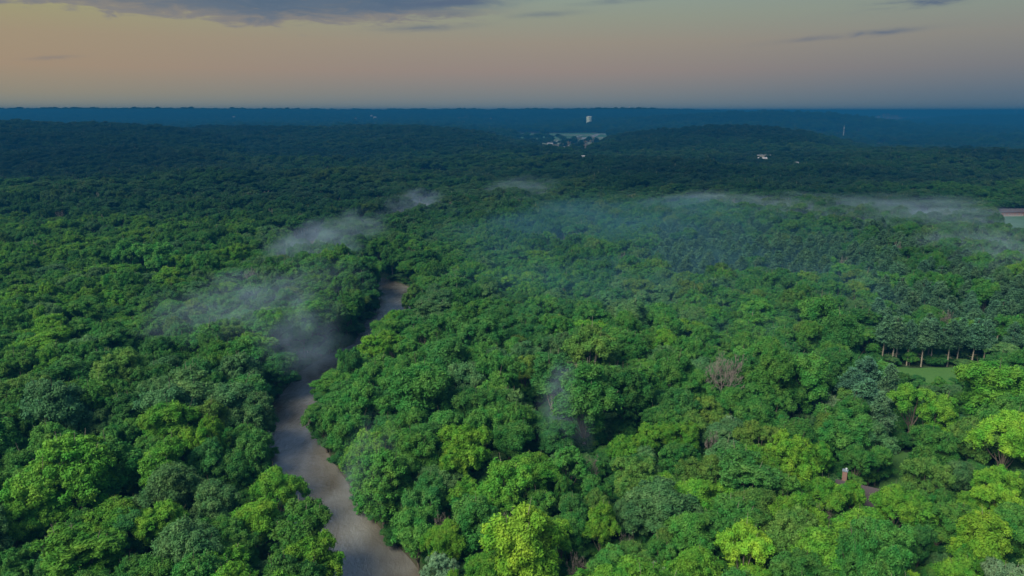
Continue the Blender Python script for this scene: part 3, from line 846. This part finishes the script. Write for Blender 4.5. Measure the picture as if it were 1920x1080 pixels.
# ------------------------------------------------------------------ the rest of the woods as one mass
def scatter(name, rows, label, kind='stuff'):
    n = len(rows)
    me = bpy.data.meshes.new(name); me.vertices.add(n)
    co = np.array([[r[0], r[1], r[2] - .1] for r in rows], np.float32); me.vertices.foreach_set('co', co.ravel())
    keys = sorted(GN_SRC); kid = {k: i for i, k in enumerate(keys)}
    by = {}
    for k in keys: by.setdefault(k[0], []).append(k)
    idx = np.zeros(n, np.int32); scl = np.zeros((n, 3), np.float32); rot = np.zeros((n, 3), np.float32); tin = np.zeros((n, 4), np.float32)
    for i, r in enumerate(rows):
        kd = r[6]; ks = by.get(kd) or by['B']; key = ks[int(r[7]) % len(ks)]
        idx[i] = kid[key]; _, _, pw, ph = PROTO[key[0]][key[1]]
        scl[i] = (r[3] / pw, r[3] / pw, r[4] / ph); rot[i] = (0, 0, r[8])
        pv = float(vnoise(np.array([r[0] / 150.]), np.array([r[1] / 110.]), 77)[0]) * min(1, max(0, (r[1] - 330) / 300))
        tin[i, :3] = np.array(tint_of(r[5], rngT)) * np.array([1 + .55 * pv, 1 + .45 * pv, 1 + .15 * pv]) * (1 - .74 * min(1, max(0, (r[1] - 240) / 650)) ** .8) * (1 - .35 * min(1, max(0, (r[2] - 10) / 20))); tin[i, 3] = 1  # shade of far woods and ridges put into the tint, deeper with distance
    def attr(nm, typ, data, fld):
        a = me.attributes.new(nm, typ, 'POINT'); a.data.foreach_set(fld, data.ravel())
    attr('kind_index', 'INT', idx, 'value'); attr('size', 'FLOAT_VECTOR', scl, 'vector'); attr('turn', 'FLOAT_VECTOR', rot, 'vector')
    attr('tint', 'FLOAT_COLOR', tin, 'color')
    me.update()
    o = link(name, me); tag(o, label, kind=kind)
    ng = bpy.data.node_groups.new(name, 'GeometryNodeTree')
    ng.interface.new_socket('Geometry', in_out='INPUT', socket_type='NodeSocketGeometry')
    ng.interface.new_socket('Geometry', in_out='OUTPUT', socket_type='NodeSocketGeometry')
    N = ng.nodes; L = ng.links
    gi = N.new('NodeGroupInput'); go = N.new('NodeGroupOutput'); join = N.new('GeometryNodeJoinGeometry')
    def named(nm, typ):
        a = N.new('GeometryNodeInputNamedAttribute'); a.data_type = typ; a.inputs[0].default_value = nm; return a.outputs[0]
    ki = named('kind_index', 'INT'); sz = named('size', 'FLOAT_VECTOR'); tu = named('turn', 'FLOAT_VECTOR')
    for k in keys:
        if not (idx == kid[k]).any(): continue
        cmp = N.new('FunctionNodeCompare'); cmp.data_type = 'INT'; cmp.operation = 'EQUAL'
        L.new(ki, cmp.inputs[2]); cmp.inputs[3].default_value = kid[k]
        jj = N.new('GeometryNodeJoinGeometry')
        for ob in GN_SRC[k]:
            oi = N.new('GeometryNodeObjectInfo'); oi.inputs[0].default_value = ob; oi.inputs[1].default_value = False; oi.transform_space = 'ORIGINAL'
            L.new(oi.outputs['Geometry'], jj.inputs[0])
        inst = N.new('GeometryNodeInstanceOnPoints')
        L.new(gi.outputs[0], inst.inputs['Points']); L.new(cmp.outputs[0], inst.inputs['Selection'])
        gti = N.new('GeometryNodeGeometryToInstance'); L.new(jj.outputs[0], gti.inputs[0])
        L.new(gti.outputs[0], inst.inputs['Instance'])
        L.new(tu, inst.inputs['Rotation']); L.new(sz, inst.inputs['Scale'])
        L.new(inst.outputs[0], join.inputs[0])
    L.new(join.outputs[0], go.inputs[0])
    md = o.modifiers.new('trees', 'NODES'); md.node_group = ng
    return o
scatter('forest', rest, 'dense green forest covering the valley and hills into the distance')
# undergrowth: low bushes filling the gaps under and between the near trees
ug = []
sp = 5.0
ys = np.arange(78, 470, sp)
for yy in ys:
    xs = np.arange(-.76 * yy - 25, .76 * yy + 25, sp)
    xs = xs + rngT.uniform(-.4, .4, len(xs)) * sp; yv = yy + rngT.uniform(-.4, .4, len(xs)) * sp
    z = height(xs, yv); px, py, _ = proj(xs, yv, z)
    kp = dist_water(xs, yv) > 1.4
    for poly in CLEAR[:3]: kp &= ~in_poly(px, py, poly)
    kp &= np.hypot(xs - hx, yv - hy) > 8.5
    for i in np.where(kp)[0]:
        ug.append([xs[i], yv[i], z[i] - .6, rngT.uniform(4, 8), rngT.uniform(3, 7), rngT.choice(['d', 'g', 'b', 'd']), 'B', rngT.integers(0, 99), rngT.uniform(0, 6.28)])
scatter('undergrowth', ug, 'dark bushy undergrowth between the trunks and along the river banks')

# ------------------------------------------------------------------ buildings
M_BRICK = simple('red_brown_wall', (.20, .085, .06, 1), .9, .25, 3.)
M_ROOFD = simple('dark_shingles', (.060, .046, .052, 1), .85, .3, 4.)
M_CHIM = simple('chimney_brick', (.22, .13, .11, 1), .9, .3, 5.)
M_CAP = simple('metal_cap', (.16, .19, .23, 1), .8, .1, 2., .2)
M_GLASS = simple('window_glass', (.04, .05, .07, 1), .15, .1, 1., .6)
M_WHITE = simple('white_wall', (.36, .36, .35, 1), .8, .08, .3)
M_CREAM = simple('cream_wall', (.23, .21, .18, 1), .85, .1, .3)
M_GREY = simple('grey_wall', (.18, .18, .20, 1), .85, .1, .3)
M_PINK = simple('pinkish_wall', (.20, .155, .16, 1), .85, .1, .3)
M_RROOF = simple('red_roof', (.34, .09, .07, 1), .85, .15, .3)
M_GROOF = simple('grey_roof', (.22, .22, .25, 1), .85, .15, .3)
M_WROOF = simple('pale_roof', (.24, .225, .235, 1), .7, .1, .3)
M_STEEL = simple('galvanised_steel', (.55, .58, .60, 1), .5, .1, 1., .5, .2)
M_TANK = simple('tank_paint', (.38, .42, .35, 1), .6, .08, .2)
M_WOODP = simple('pole_wood', (.16, .12, .09, 1), .9, .2, 2.)
M_DOORM = simple('door_paint', (.16, .10, .07, 1), .7, .2, 2.)

def box(x0, x1, y0, y1, z0, z1):
    V = [(x0, y0, z0), (x1, y0, z0), (x1, y1, z0), (x0, y1, z0), (x0, y0, z1), (x1, y0, z1), (x1, y1, z1), (x0, y1, z1)]
    return V, [(0, 3, 2, 1), (4, 5, 6, 7), (0, 1, 5, 4), (1, 2, 6, 5), (2, 3, 7, 6), (3, 0, 4, 7)]
def boxes(name, lst, m_, parent):
    a = Acc()
    for b in lst: a.add(*box(*b))
    return link(name, new_mesh(name, a.V, a.F, [m_]), parent)
def house(name, loc, rot, L_, W_, hw, hr, wm, rm, label, cat, group=None, windows=True, flat=False, over=.5):
    root = link(name, None, None, loc, (0, 0, rot)); tag(root, label, cat, group)
    l, w_ = L_ / 2, W_ / 2
    a = Acc()
    if flat:
        a.add(*box(-l, l, -w_, w_, -1.5, hw))
        link('wall', new_mesh('wall', a.V, a.F, [wm]), root)
        b = Acc(); b.add(*box(-l - .2, l + .2, -w_ - .2, w_ + .2, hw + .003, hw + .6))
        link('roof', new_mesh('roof', b.V, b.F, [rm]), root)
    else:
        V = [(-l, -w_, -1.5), (l, -w_, -1.5), (l, w_, -1.5), (-l, w_, -1.5), (-l, -w_, hw), (l, -w_, hw), (l, w_, hw), (-l, w_, hw), (-l, 0, hw + hr), (l, 0, hw + hr)]
        Fc = [(0, 1, 5, 4), (2, 3, 7, 6), (1, 2, 6, 9, 5), (3, 0, 4, 8, 7)]
        link('wall', new_mesh('wall', V, Fc, [wm]), root)
        th = .22; k = hr / w_; e = over; lo = l + e
        V = [(-lo, -w_ - e, hw - k * e + .02), (lo, -w_ - e, hw - k * e + .02), (lo, 0, hw + hr + .02), (-lo, 0, hw + hr + .02), (lo, w_ + e, hw - k * e + .02), (-lo, w_ + e, hw - k * e + .02)]
        V += [(x_, y_, z_ + th) for x_, y_, z_ in V]
        Fc = [(0, 3, 2, 1), (3, 5, 4, 2), (6, 7, 8, 9), (9, 8, 10, 11), (0, 1, 7, 6), (1, 2, 8, 7), (2, 4, 10, 8), (4, 5, 11, 10), (5, 3, 9, 11), (3, 0, 6, 9)]
        link('roof', new_mesh('roof', V, Fc, [rm]), root)
    if windows:
        n = max(2, int(L_ / 3.5))
        for i in range(n):
            xc = -l + L_ * (i + .5) / n
            for s_ in (-1, 1):
                ya, yb = (s_ * w_ - .03, s_ * w_ + .03)
                if s_ < 0 and i == n // 2:
                    boxes('door', [(xc - .5, xc + .5, ya, yb, 0, 2.1)], M_DOORM, root)
                else:
                    f_ = boxes('window', [(xc - .55, xc + .55, ya, yb, 1.0, 2.2)], M_GLASS, root)
                    boxes('frame', [(xc - .68, xc - .55, ya - .02, yb + .02, .9, 2.3), (xc + .55, xc + .68, ya - .02, yb + .02, .9, 2.3), (xc - .55, xc + .55, ya - .02, yb + .02, 2.2, 2.3), (xc - .55, xc + .55, ya - .02, yb + .02, .9, 1.0)], M_WHITE, f_)
    return root
# the brown house half hidden by trees, bottom right
hz = gz(hx, hy)
br = house('brown_house', (hx, hy, hz), R(-30), 10.5, 7.0, 3.4, 2.8, M_BRICK, M_ROOFD, 'red-brown house with dark pitched roof and brick chimney half hidden by trees', 'house')
ch = boxes('chimney', [(-4.6, -3.6, .6, 1.6, 3.5, 8.4)], M_CHIM, br)
boxes('cap', [(-4.7, -3.5, .5, 1.7, 8.403, 8.6)], M_CAP, ch)
a = Acc(); a.add(*tube([(-3.9, 1.1, 8.6), (-3.9, 1.1, 9.0)], [.14, .14], 8)); a.add(*tube([(-3.9, 1.1, 9.0), (-3.9, 1.1, 9.06), (-3.9, 1.1, 9.2)], [.24, .24, .02], 8))
link('flue', new_mesh('flue', a.V, a.F, [M_STEEL]), ch)

def ground_at(px, py, h=0):
    x, y = at_z(px, py, 2.0)
    for _ in range(6):
        z = gz(x, y); x, y = at_z(px, py, min(z, 80) + h)
    return x, y, gz(x, y)
def place(px, Yd):
    x = at_Y(px, Yd); return x, Yd, gz(x, Yd)
rh = random.Random(5)
# long house at the right edge with a deck
x, y, z = ground_at(1893, 404)
hs = house('long_house', (x, y, z), R(4), 26, 8, 3.6, 2.2, M_BRICK, M_ROOFD, 'long low red-brown house with a white deck railing at the right edge', 'house')
boxes('railing', [(-14, 8, -7.05, -6.95, 1.5, 1.65), (-14, 8, -7.05, -6.95, .7, .8)] + [(-14 + i * 2, -13.85 + i * 2, -7.06, -6.94, -.6, 1.5) for i in range(12)], M_WHITE, hs)
boxes('deck', [(-14.3, 8.3, -6.9, -4.52, .2, .4)], M_CREAM, hs)
def far_house(px, py, L_, W_, hw, hr, rotd, wm, rm, label, grp=None, flat=False, lift=0, cat='house', name='house', windows=False, Yd=None):
    if Yd: x, y, z = place(px, Yd)
    else: x, y, z = ground_at(px, py)
    return house(name, (x, y, z + lift), R(rotd), L_, W_, hw, hr, wm, rm, label, cat, grp, windows=windows, flat=flat, over=.6)
far_house(1812, 428, 17, 9, 3.5, 2.5, 15, M_GREY, M_WROOF, 'grey-roofed shed in the mist beside the pale field', windows=True, name='shed', cat='shed')
far_house(1532, 496, 4.5, 4, 5.5, 2.0, 30, M_WHITE, M_PINK, 'tiny pale hut poking out of the dark pines', windows=True, name='hut', cat='hut')
far_house(1487, 323, 15, 8, 4, 3, 20, M_PINK, M_WROOF, 'pale pinkish-roofed house right of its neighbour below the right hill', lift=8, windows=True)
far_house(1456, 327, 12, 8, 4, 3, -25, M_CREAM, M_WROOF, 'cream house just left of the pinkish-roofed one below the right hill', lift=8, windows=True)
far_house(1428, 314, 13, 8, 3.5, 2.5, -12, M_WHITE, M_WROOF, 'white-roofed house in a clearing at the left of the hillside group', lift=6, windows=True)
far_house(1440, 307, 36, 7, 2.5, 1, 2, M_CREAM, M_WROOF, 'long thin pale building behind the hillside houses', flat=True, lift=11, name='long_building', cat='building')
far_house(866, 304, 16, 9, 5, 3, 10, M_PINK, M_GROOF, 'red and grey house alone below the left ridge', lift=8, windows=True)
far_house(1092, 302, 9, 7, 5, 2.5, 0, M_CREAM, M_WROOF, 'pale house at the foot of the right hill', lift=8, windows=True, Yd=1250)
for i, (px, py, L_, wm, rm, lab) in enumerate([
    (962, 291, 26, M_WHITE, M_WROOF, 'white hall at the left end of the distant valley hamlet'),
    (978, 289, 18, M_CREAM, M_GROOF, 'cream house second from the left in the distant valley hamlet'),
    (1010, 287, 30, M_GREY, M_WROOF, 'grey warehouse with pale roof in the distant valley hamlet'),
    (1035, 282, 24, M_WHITE, M_RROOF, 'white building with red roof beside the distant highway'),
    (1031, 276, 20, M_CREAM, M_WROOF, 'small cream building behind the red-roofed one by the distant highway'),
    (1047, 289, 18, M_WHITE, M_GROOF, 'white house with grey roof nearest the distant highway'),
    (1012, 267, 90, M_PINK, M_WROOF, 'long pale pink shed across the distant field'),
    (1155, 251, 22, M_WHITE, M_WHITE, 'bright white building on the skyline of fields left of the right hill')]):
    far_house(px, py, L_ * .75, 10, 5, 3, rh.uniform(-30, 30) if L_ < 60 else 2, wm, rm, lab, 'buildings in the valley gap', lift=1 if py > 270 else 0)
# white houses scattered on the far ridge
k = 0
FRL = [(668, 5000), (676, 5050), (688, 4900), (697, 4950), (703, 5100), (789, 5000), (833, 4700), (838, 4800), (846, 4650), (853, 4750), (861, 4700), (868, 4600), (876, 4800), (884, 4700),
                 (893, 4750), (905, 4800), (920, 4850), (933, 4900), (1118, 3850), (1124, 3880), (1134, 3840), (1141, 3860), (140, 5200), (152, 5250), (165, 5150), (325, 5100), (438, 5100)]
FO = {p_: ORD[i_] for i_, p_ in enumerate(sorted(a_ for a_, _ in FRL))}
for (px, Yd) in FRL:
    k += 1
    wm = rh.choice([M_WHITE, M_CREAM, M_WHITE, M_PINK]); cn = {'white_wall': 'white', 'cream_wall': 'cream', 'pinkish_wall': 'pinkish'}[wm.name]
    big = rh.uniform(9, 22)
    far_house(px, 0, big, 13, 9, 4, rh.uniform(-40, 40), wm, rh.choice([M_WROOF, M_GROOF, M_WROOF]),
              f'tiny far {cn} house on the blue ridge, {FO[px]} from the left', 'white houses on the far ridge', lift=rh.uniform(10, 14), Yd=Yd + rh.uniform(-450, 350))
# shopping strip right of the mast
PLN = [(1510, 249, 60, 'W', 'W'), (1522, 249, 50, 'C', 'W'), (1536, 249.5, 45, 'W', 'W'), (1571, 251, 60, 'P', 'R'), (1589, 252, 70, 'C', 'R'), (1578, 254.5, 50, 'W', 'W'), (1604, 251, 60, 'P', 'W'),
                           (1636, 250.5, 60, 'P', 'W'), (1646, 251.5, 50, 'C', 'G'), (1675, 252, 50, 'G', 'W'), (1690, 253.5, 55, 'W', 'C'), (1702, 252.5, 40, 'P', 'W'), (1720, 250, 50, 'G', 'W'), (1741, 250, 40, 'C', 'W'),
                           (1662, 259, 14, 'W', 'W'), (1740, 270, 45, 'G', 'W'), (1815, 269, 20, 'C', 'W'), (1851, 272, 22, 'W', 'W'), (1866, 271, 26, 'P', 'W'), (1884, 277, 40, 'W', 'W'), (1900, 273, 24, 'P', 'W')]
PO = {p_: ORD[i_] for i_, p_ in enumerate(sorted(a_[0] for a_ in PLN))}
for (px, py, L_, wm, rm) in PLN:
    MM = {'W': M_WHITE, 'C': M_CREAM, 'P': M_PINK, 'G': M_GREY}; RM = {'W': M_WROOF, 'R': M_RROOF, 'G': M_GROOF, 'C': M_CREAM}
    cn = {'W': 'white', 'C': 'cream', 'P': 'pinkish', 'G': 'grey'}[wm]
    rn = {'W': 'pale', 'R': 'red', 'G': 'grey', 'C': 'cream'}[rm]
    far_house(px, py, L_ * .6, 18 if L_ > 30 else 10, 6, 3, rh.uniform(-12, 12), MM[wm], RM[rm],
              f'{cn} building with {rn} roof on the right plain, {PO[px]} from the left of its row', 'buildings on the right plain', flat=L_ > 45, lift=10, cat='building', name='distant_building')

# tower blocks on the horizon
def tower(px, Yd, Wd, Dp, Hh, wm, label, name='tower_block', cat='building', top=True):
    x, y, z = place(px, Yd)
    root = link(name, None, None, (x, y, z), (0, 0, -math.atan2(x, y))); tag(root, label, cat, 'blocks on the right horizon')
    boxes('wall', [(-Wd / 2, Wd / 2, -Dp / 2, Dp / 2, -2, Hh)], wm, root)
    fl_ = []
    n = int(Hh / 7)
    for i in range(n):
        fl_.append((-Wd / 2 + 1.5, Wd / 2 - 1.5, -Dp / 2 - .15, -Dp / 2 - .02, 4 + i * 7, 7 + i * 7))
    boxes('window_bands', fl_, M_GLASS, root)
    if top: boxes('roof', [(-Wd / 2 - 1.5, Wd / 2 + 1.5, -Dp / 2 - 1.5, Dp / 2 + 1.5, Hh + .02, Hh + 4)], M_ROOFD, root)
tower(1590, 6300, 50, 26, 84, M_PINK, 'lone slab tower standing above the right horizon')
tower(1662, 7600, 70, 40, 82, M_PINK, 'tallest block of the hospital-like cluster on the right horizon')
tower(1647, 7500, 50, 40, 66, M_GREY, 'grey block at the left of the horizon cluster')
tower(1678, 7700, 70, 40, 68, M_PINK, 'wide block at the right of the horizon cluster')
tower(1634, 7400, 60, 30, 42, M_PINK, 'low block left of the horizon cluster')
tower(1692, 7800, 60, 30, 50, M_GREY, 'low grey block closing the right of the horizon cluster')
tower(1725, 7900, 90, 30, 34, M_PINK, 'long low block further right on the horizon')
tower(1745, 7900, 70, 30, 30, M_PINK, 'last low block at the right of the horizon buildings')

# water tanks
def standpipe():
    x, y, z = place(1105, 3800); z += 12
    root = link('water_tank', None, None, (x, y, z)); tag(root, 'wide pale cylindrical water tank on the far slope between the hills', 'water tank')
    pts = [(0, 0, -2), (0, 0, 44)]
    n = 28
    V, Fc = tube([(0, 0, -2), (0, 0, 10), (0, 0, 28), (0, 0, 46)], [14.5, 14.5, 14.5, 14.5], n)
    link('shell', new_mesh('shell', V, Fc, [M_TANK], True), root)
    V, Fc = tube([(0, 0, 46.02), (0, 0, 46.6), (0, 0, 48.5), (0, 0, 49.6)], [14.9, 14.6, 9.0, .3], n)
    link('dome', new_mesh('dome', V, Fc, [M_WHITE], True), root)
    boxes('ladder', [(-.5, -.35, -14.9, -14.6, 0, 46), (.35, .5, -14.9, -14.6, 0, 46)] + [(-.35, .35, -14.85, -14.7, i * 3., i * 3. + .2) for i in range(15)], M_STEEL, root)
standpipe()
def small_tower(px, Yd, label, Hh=34, rb=9):
    x, y, z = place(px, Yd)
    root = link('water_tower', None, None, (x, y, z + 6)); tag(root, label, 'water tower', 'small water towers on the skyline')
    V, Fc = tube([(0, 0, -8), (0, 0, Hh - rb)], [2.2, 1.8], 10); link('stem', new_mesh('stem', V, Fc, [M_GROOF], True), root)
    P_l = [(0, 0, Hh - rb + rb * math.sin(a_)) for a_ in np.linspace(-1.4, 1.55, 9)]; Rl = [rb * math.cos(a_) * 1.15 for a_ in np.linspace(-1.4, 1.55, 9)]
    V, Fc = tube(P_l, Rl, 16); link('tank', new_mesh('tank', V, Fc, [M_GROOF], True), root)
small_tower(498, 6450, 'small round water tower on the left skyline')
small_tower(1180, 6450, 'narrow water tower on the skyline above the pale tank', 36, 6)
small_tower(1561, 9000, 'faint tiny water tower left of the slab tower', 60, 8)

# radio mast: three legs, cross bracing, pale
def mast():
    x, y, z = ground_at(1580, 266)
    Hh = 58
    root = link('radio_mast', None, None, (x, y, z)); tag(root, 'tall thin white radio mast rising beside the right hill', 'mast')
    a = Acc(); w0, w1 = 1.6, .7
    def P3(k, f): 
        w_ = w0 + (w1 - w0) * f; an = k * 2.094; return (w_ * math.cos(an), w_ * math.sin(an), Hh * f)
    for k in range(3): a.add(*tube([P3(k, 0), P3(k, 1)], [.35, .28], 5))
    link('legs', new_mesh('legs', a.V, a.F, [M_WHITE]), root)
    a = Acc()
    for i in range(16):
        for k in range(3):
            a.add(*tube([P3(k, i / 16), P3((k + 1) % 3, (i + 1) / 16)], [.14, .14], 4)); a.add(*tube([P3(k, i / 16), P3((k + 1) % 3, i / 16)], [.12, .12], 4))
    link('bracing', new_mesh('bracing', a.V, a.F, [M_STEEL]), root)
    a = Acc(); a.add(*tube([(0, 0, Hh), (0, 0, Hh + 9)], [.3, .12], 5))
    for i, zc in enumerate((Hh - 6, Hh - 2)):
        for k in range(3):
            an = k * 2.094 + 1; a.add(*box(1.6 * math.cos(an) - .4, 1.6 * math.cos(an) + .4, 1.6 * math.sin(an) - .4, 1.6 * math.sin(an) + .4, zc, zc + 2.4))
    link('antenna', new_mesh('antenna', a.V, a.F, [M_WHITE]), root)
mast()
# line of wooden power poles in the gap
first = None
for i, (px, pyb, lab) in enumerate([(1097, 285, 'tallest power pole standing in the gap left of the right hill'), (1107, 281, 'second power pole from the left in the valley gap'), (1112, 276, 'third power pole from the left in the valley gap'), (1066, 292, 'power pole beside the highway junction')]):
    x, y = at_z(px, pyb, 2); z = gz(x, y)
    if first is None:
        root = link('power_pole', None, None, (x, y, z))
        V, Fc = tube([(0, 0, -1), (0, 0, 30)], [.5, .35], 6); pm = link('pole', new_mesh('pole', V, Fc, [M_WOODP]), root)
        cm_ = boxes('crossarm', [(-4, 4, -.2, .2, 26.5, 27.1), (-3, 3, -.2, .2, 23, 23.5)], M_WOODP, root)
        im = boxes('insulators', [(s_ * 3.6 - .2, s_ * 3.6 + .2, -.2, .2, 27.103, 28.2) for s_ in (-1, 1)] + [(s_ * 2.6 - .2, s_ * 2.6 + .2, -.2, .2, 23.503, 24.4) for s_ in (-1, 1)], M_STEEL, root)
        first = (root, pm, cm_, im)
    else:
        root = first[0].copy(); C.objects.link(root); root.location = (x, y, z)
        for c_ in first[1:]:
            d_ = c_.copy(); C.objects.link(d_); d_.parent = root
    tag(root, lab, 'power pole', 'power poles in the valley gap')

# ------------------------------------------------------------------ haze and mist
def haze_box():
    m, t, out = mat('haze')
    v = t.add('ShaderNodeVolumePrincipled')
    v.inputs['Color'].default_value = (.014, .124, .272, 1)
    v.inputs['Density'].default_value = 3.1e-4
    v.inputs['Anisotropy'].default_value = 0.0
    t.l.new(v.outputs[0], out.inputs['Volume'])
    S = 62000
    V, Fc = box(-S, S, -S, S, -48, 100)
    o = link('haze', new_mesh('haze', V, Fc, [m])); tag(o, 'thin blue evening haze over the whole valley', kind='stuff')
haze_box()

def mist_mat(i, dens, scale=2.0, lo=.28, hi=.80):
    m, t, out = mat('mist')
    tcn = t.add('ShaderNodeTexCoord'); P_ = tcn.outputs['Object']
    nz = t.add('ShaderNodeTexNoise'); t.put(nz.inputs['Vector'], P_); nz.inputs['Scale'].default_value = 1.7 + .13 * (i % 5); nz.inputs['Detail'].default_value = 2
    sh = t.add('ShaderNodeVectorMath', operation='SUBTRACT'); t.put(sh.inputs[0], nz.outputs['Color']); sh.inputs[1].default_value = (.5 + .02 * i % .07, .5, .5)
    sc2 = t.add('ShaderNodeVectorMath', operation='MULTIPLY'); t.put(sc2.inputs[0], sh.outputs[0]); sc2.inputs[1].default_value = (1.1, 1.1, 1.5)
    ad = t.add('ShaderNodeVectorMath', operation='ADD'); t.put(ad.inputs[0], P_); t.put(ad.inputs[1], sc2.outputs[0])
    x_, y_, z_ = t.xyz(ad.outputs[0])
    x0, y0, z0 = t.xyz(P_)
    rr2 = t.math('ADD', t.math('ADD', t.math('MULTIPLY', x0, x0), t.math('MULTIPLY', y0, y0)), t.math('MULTIPLY', z0, z0))
    r2 = t.math('ADD', t.math('ADD', t.math('MULTIPLY', x_, x_), t.math('MULTIPLY', y_, y_)), t.math('MULTIPLY', z_, z_))
    fall = t.math('MULTIPLY', t.math('SUBTRACT', 1.0, t.sstep(r2, .0, .75)), t.math('SUBTRACT', 1.0, t.sstep(rr2, .45, .95)))
    off = t.add('ShaderNodeVectorMath', operation='ADD'); t.put(off.inputs[0], P_); off.inputs[1].default_value = (i * 3.7, i * 1.3, i * 2.1)
    n = t.noise(off.outputs[0], scale, 3, .6, .6)
    d = t.math('MULTIPLY', fall, t.sstep(n, lo, hi)); d = t.math('MULTIPLY', d, dens * .66)
    v = t.add('ShaderNodeVolumePrincipled'); v.inputs['Color'].default_value = (.13, .34, .50, 1) if i == 9 else (.50, .66, .82, 1)
    t.put(v.inputs['Density'], d)
    t.l.new(v.outputs[0], out.inputs['Volume'])
    return m
def ico(n=2):
    import bmesh
    bm = bmesh.new(); bmesh.ops.create_icosphere(bm, subdivisions=n, radius=1.0)
    me = bpy.data.meshes.new('mist'); bm.to_mesh(me); bm.free(); return me
MISTS = [  # column, row, height above river, half width px, half height m, half depth m, density, label
    (588, 462, 19, 125, 17, 52, .038, 'pale wisp of mist rising from the river bend left of centre'),
    (660, 425, 19, 100, 13, 45, .018, 'thin mist behind the river bend'),
    (560, 632, 18, 115, 18, 30, .026, 'mist hanging over the river below the bend'),
    (420, 575, 22, 200, 14, 45, .024, 'faint veil of mist over the woods on the left'),
    (560, 535, 19, 180, 14, 42, .012, 'thin mist between the river bends'),
    (1058, 775, 15, 80, 17, 14, .075, 'small wisp of mist in front of the tallest twin-topped tree'),
    (690, 880, 14, 80, 14, 18, .026, 'thin mist over the river bank trees near the bottom'),
    (985, 352, 16, 110, 13, 90, .010, 'faint patch of mist over the middle woods'),
    (775, 382, 16, 80, 14, 75, .018, 'small mist patch left of the middle woods'),
    (1180, 440, 19, 560, 19, 260, .0120, 'broad thin blue veil over the backwater woods'),
    (1400, 386, 17, 300, 12, 100, .020, 'long band of mist in the right middle distance'),
    (1690, 398, 17, 330, 14, 95, .018, 'mist band drifting over the field at the right'),
    (1870, 470, 19, 200, 17, 70, .019, 'pale mist at the right edge'),
    (1300, 320, 16, 60, 13, 80, .013, 'tiny puff of mist below the right hill'),
]
base = ico()
for i, (px, py, hh, wpx, hz_, dp, dn, lab) in enumerate(MISTS):
    x, y = at_z(px, py, hh)
    dep = y * ct + (H - hh) * st
    me = base.copy(); me.materials.append(mist_mat(i, dn))
    o = link('mist', me, None, (x, y, hh)); o.scale = (wpx * dep / F, dp, hz_)
    tag(o, lab, kind='stuff')
# steam plume on the far right horizon
x, y, z = place(1905, 8800)
me = base.copy(); me.materials.append(mist_mat(40, .05, 1.5, .2, .5))
o = link('steam', me, None, (x, y, 72)); o.scale = (22, 22, 34)
tag(o, 'white steam plume on the far right horizon', kind='stuff')
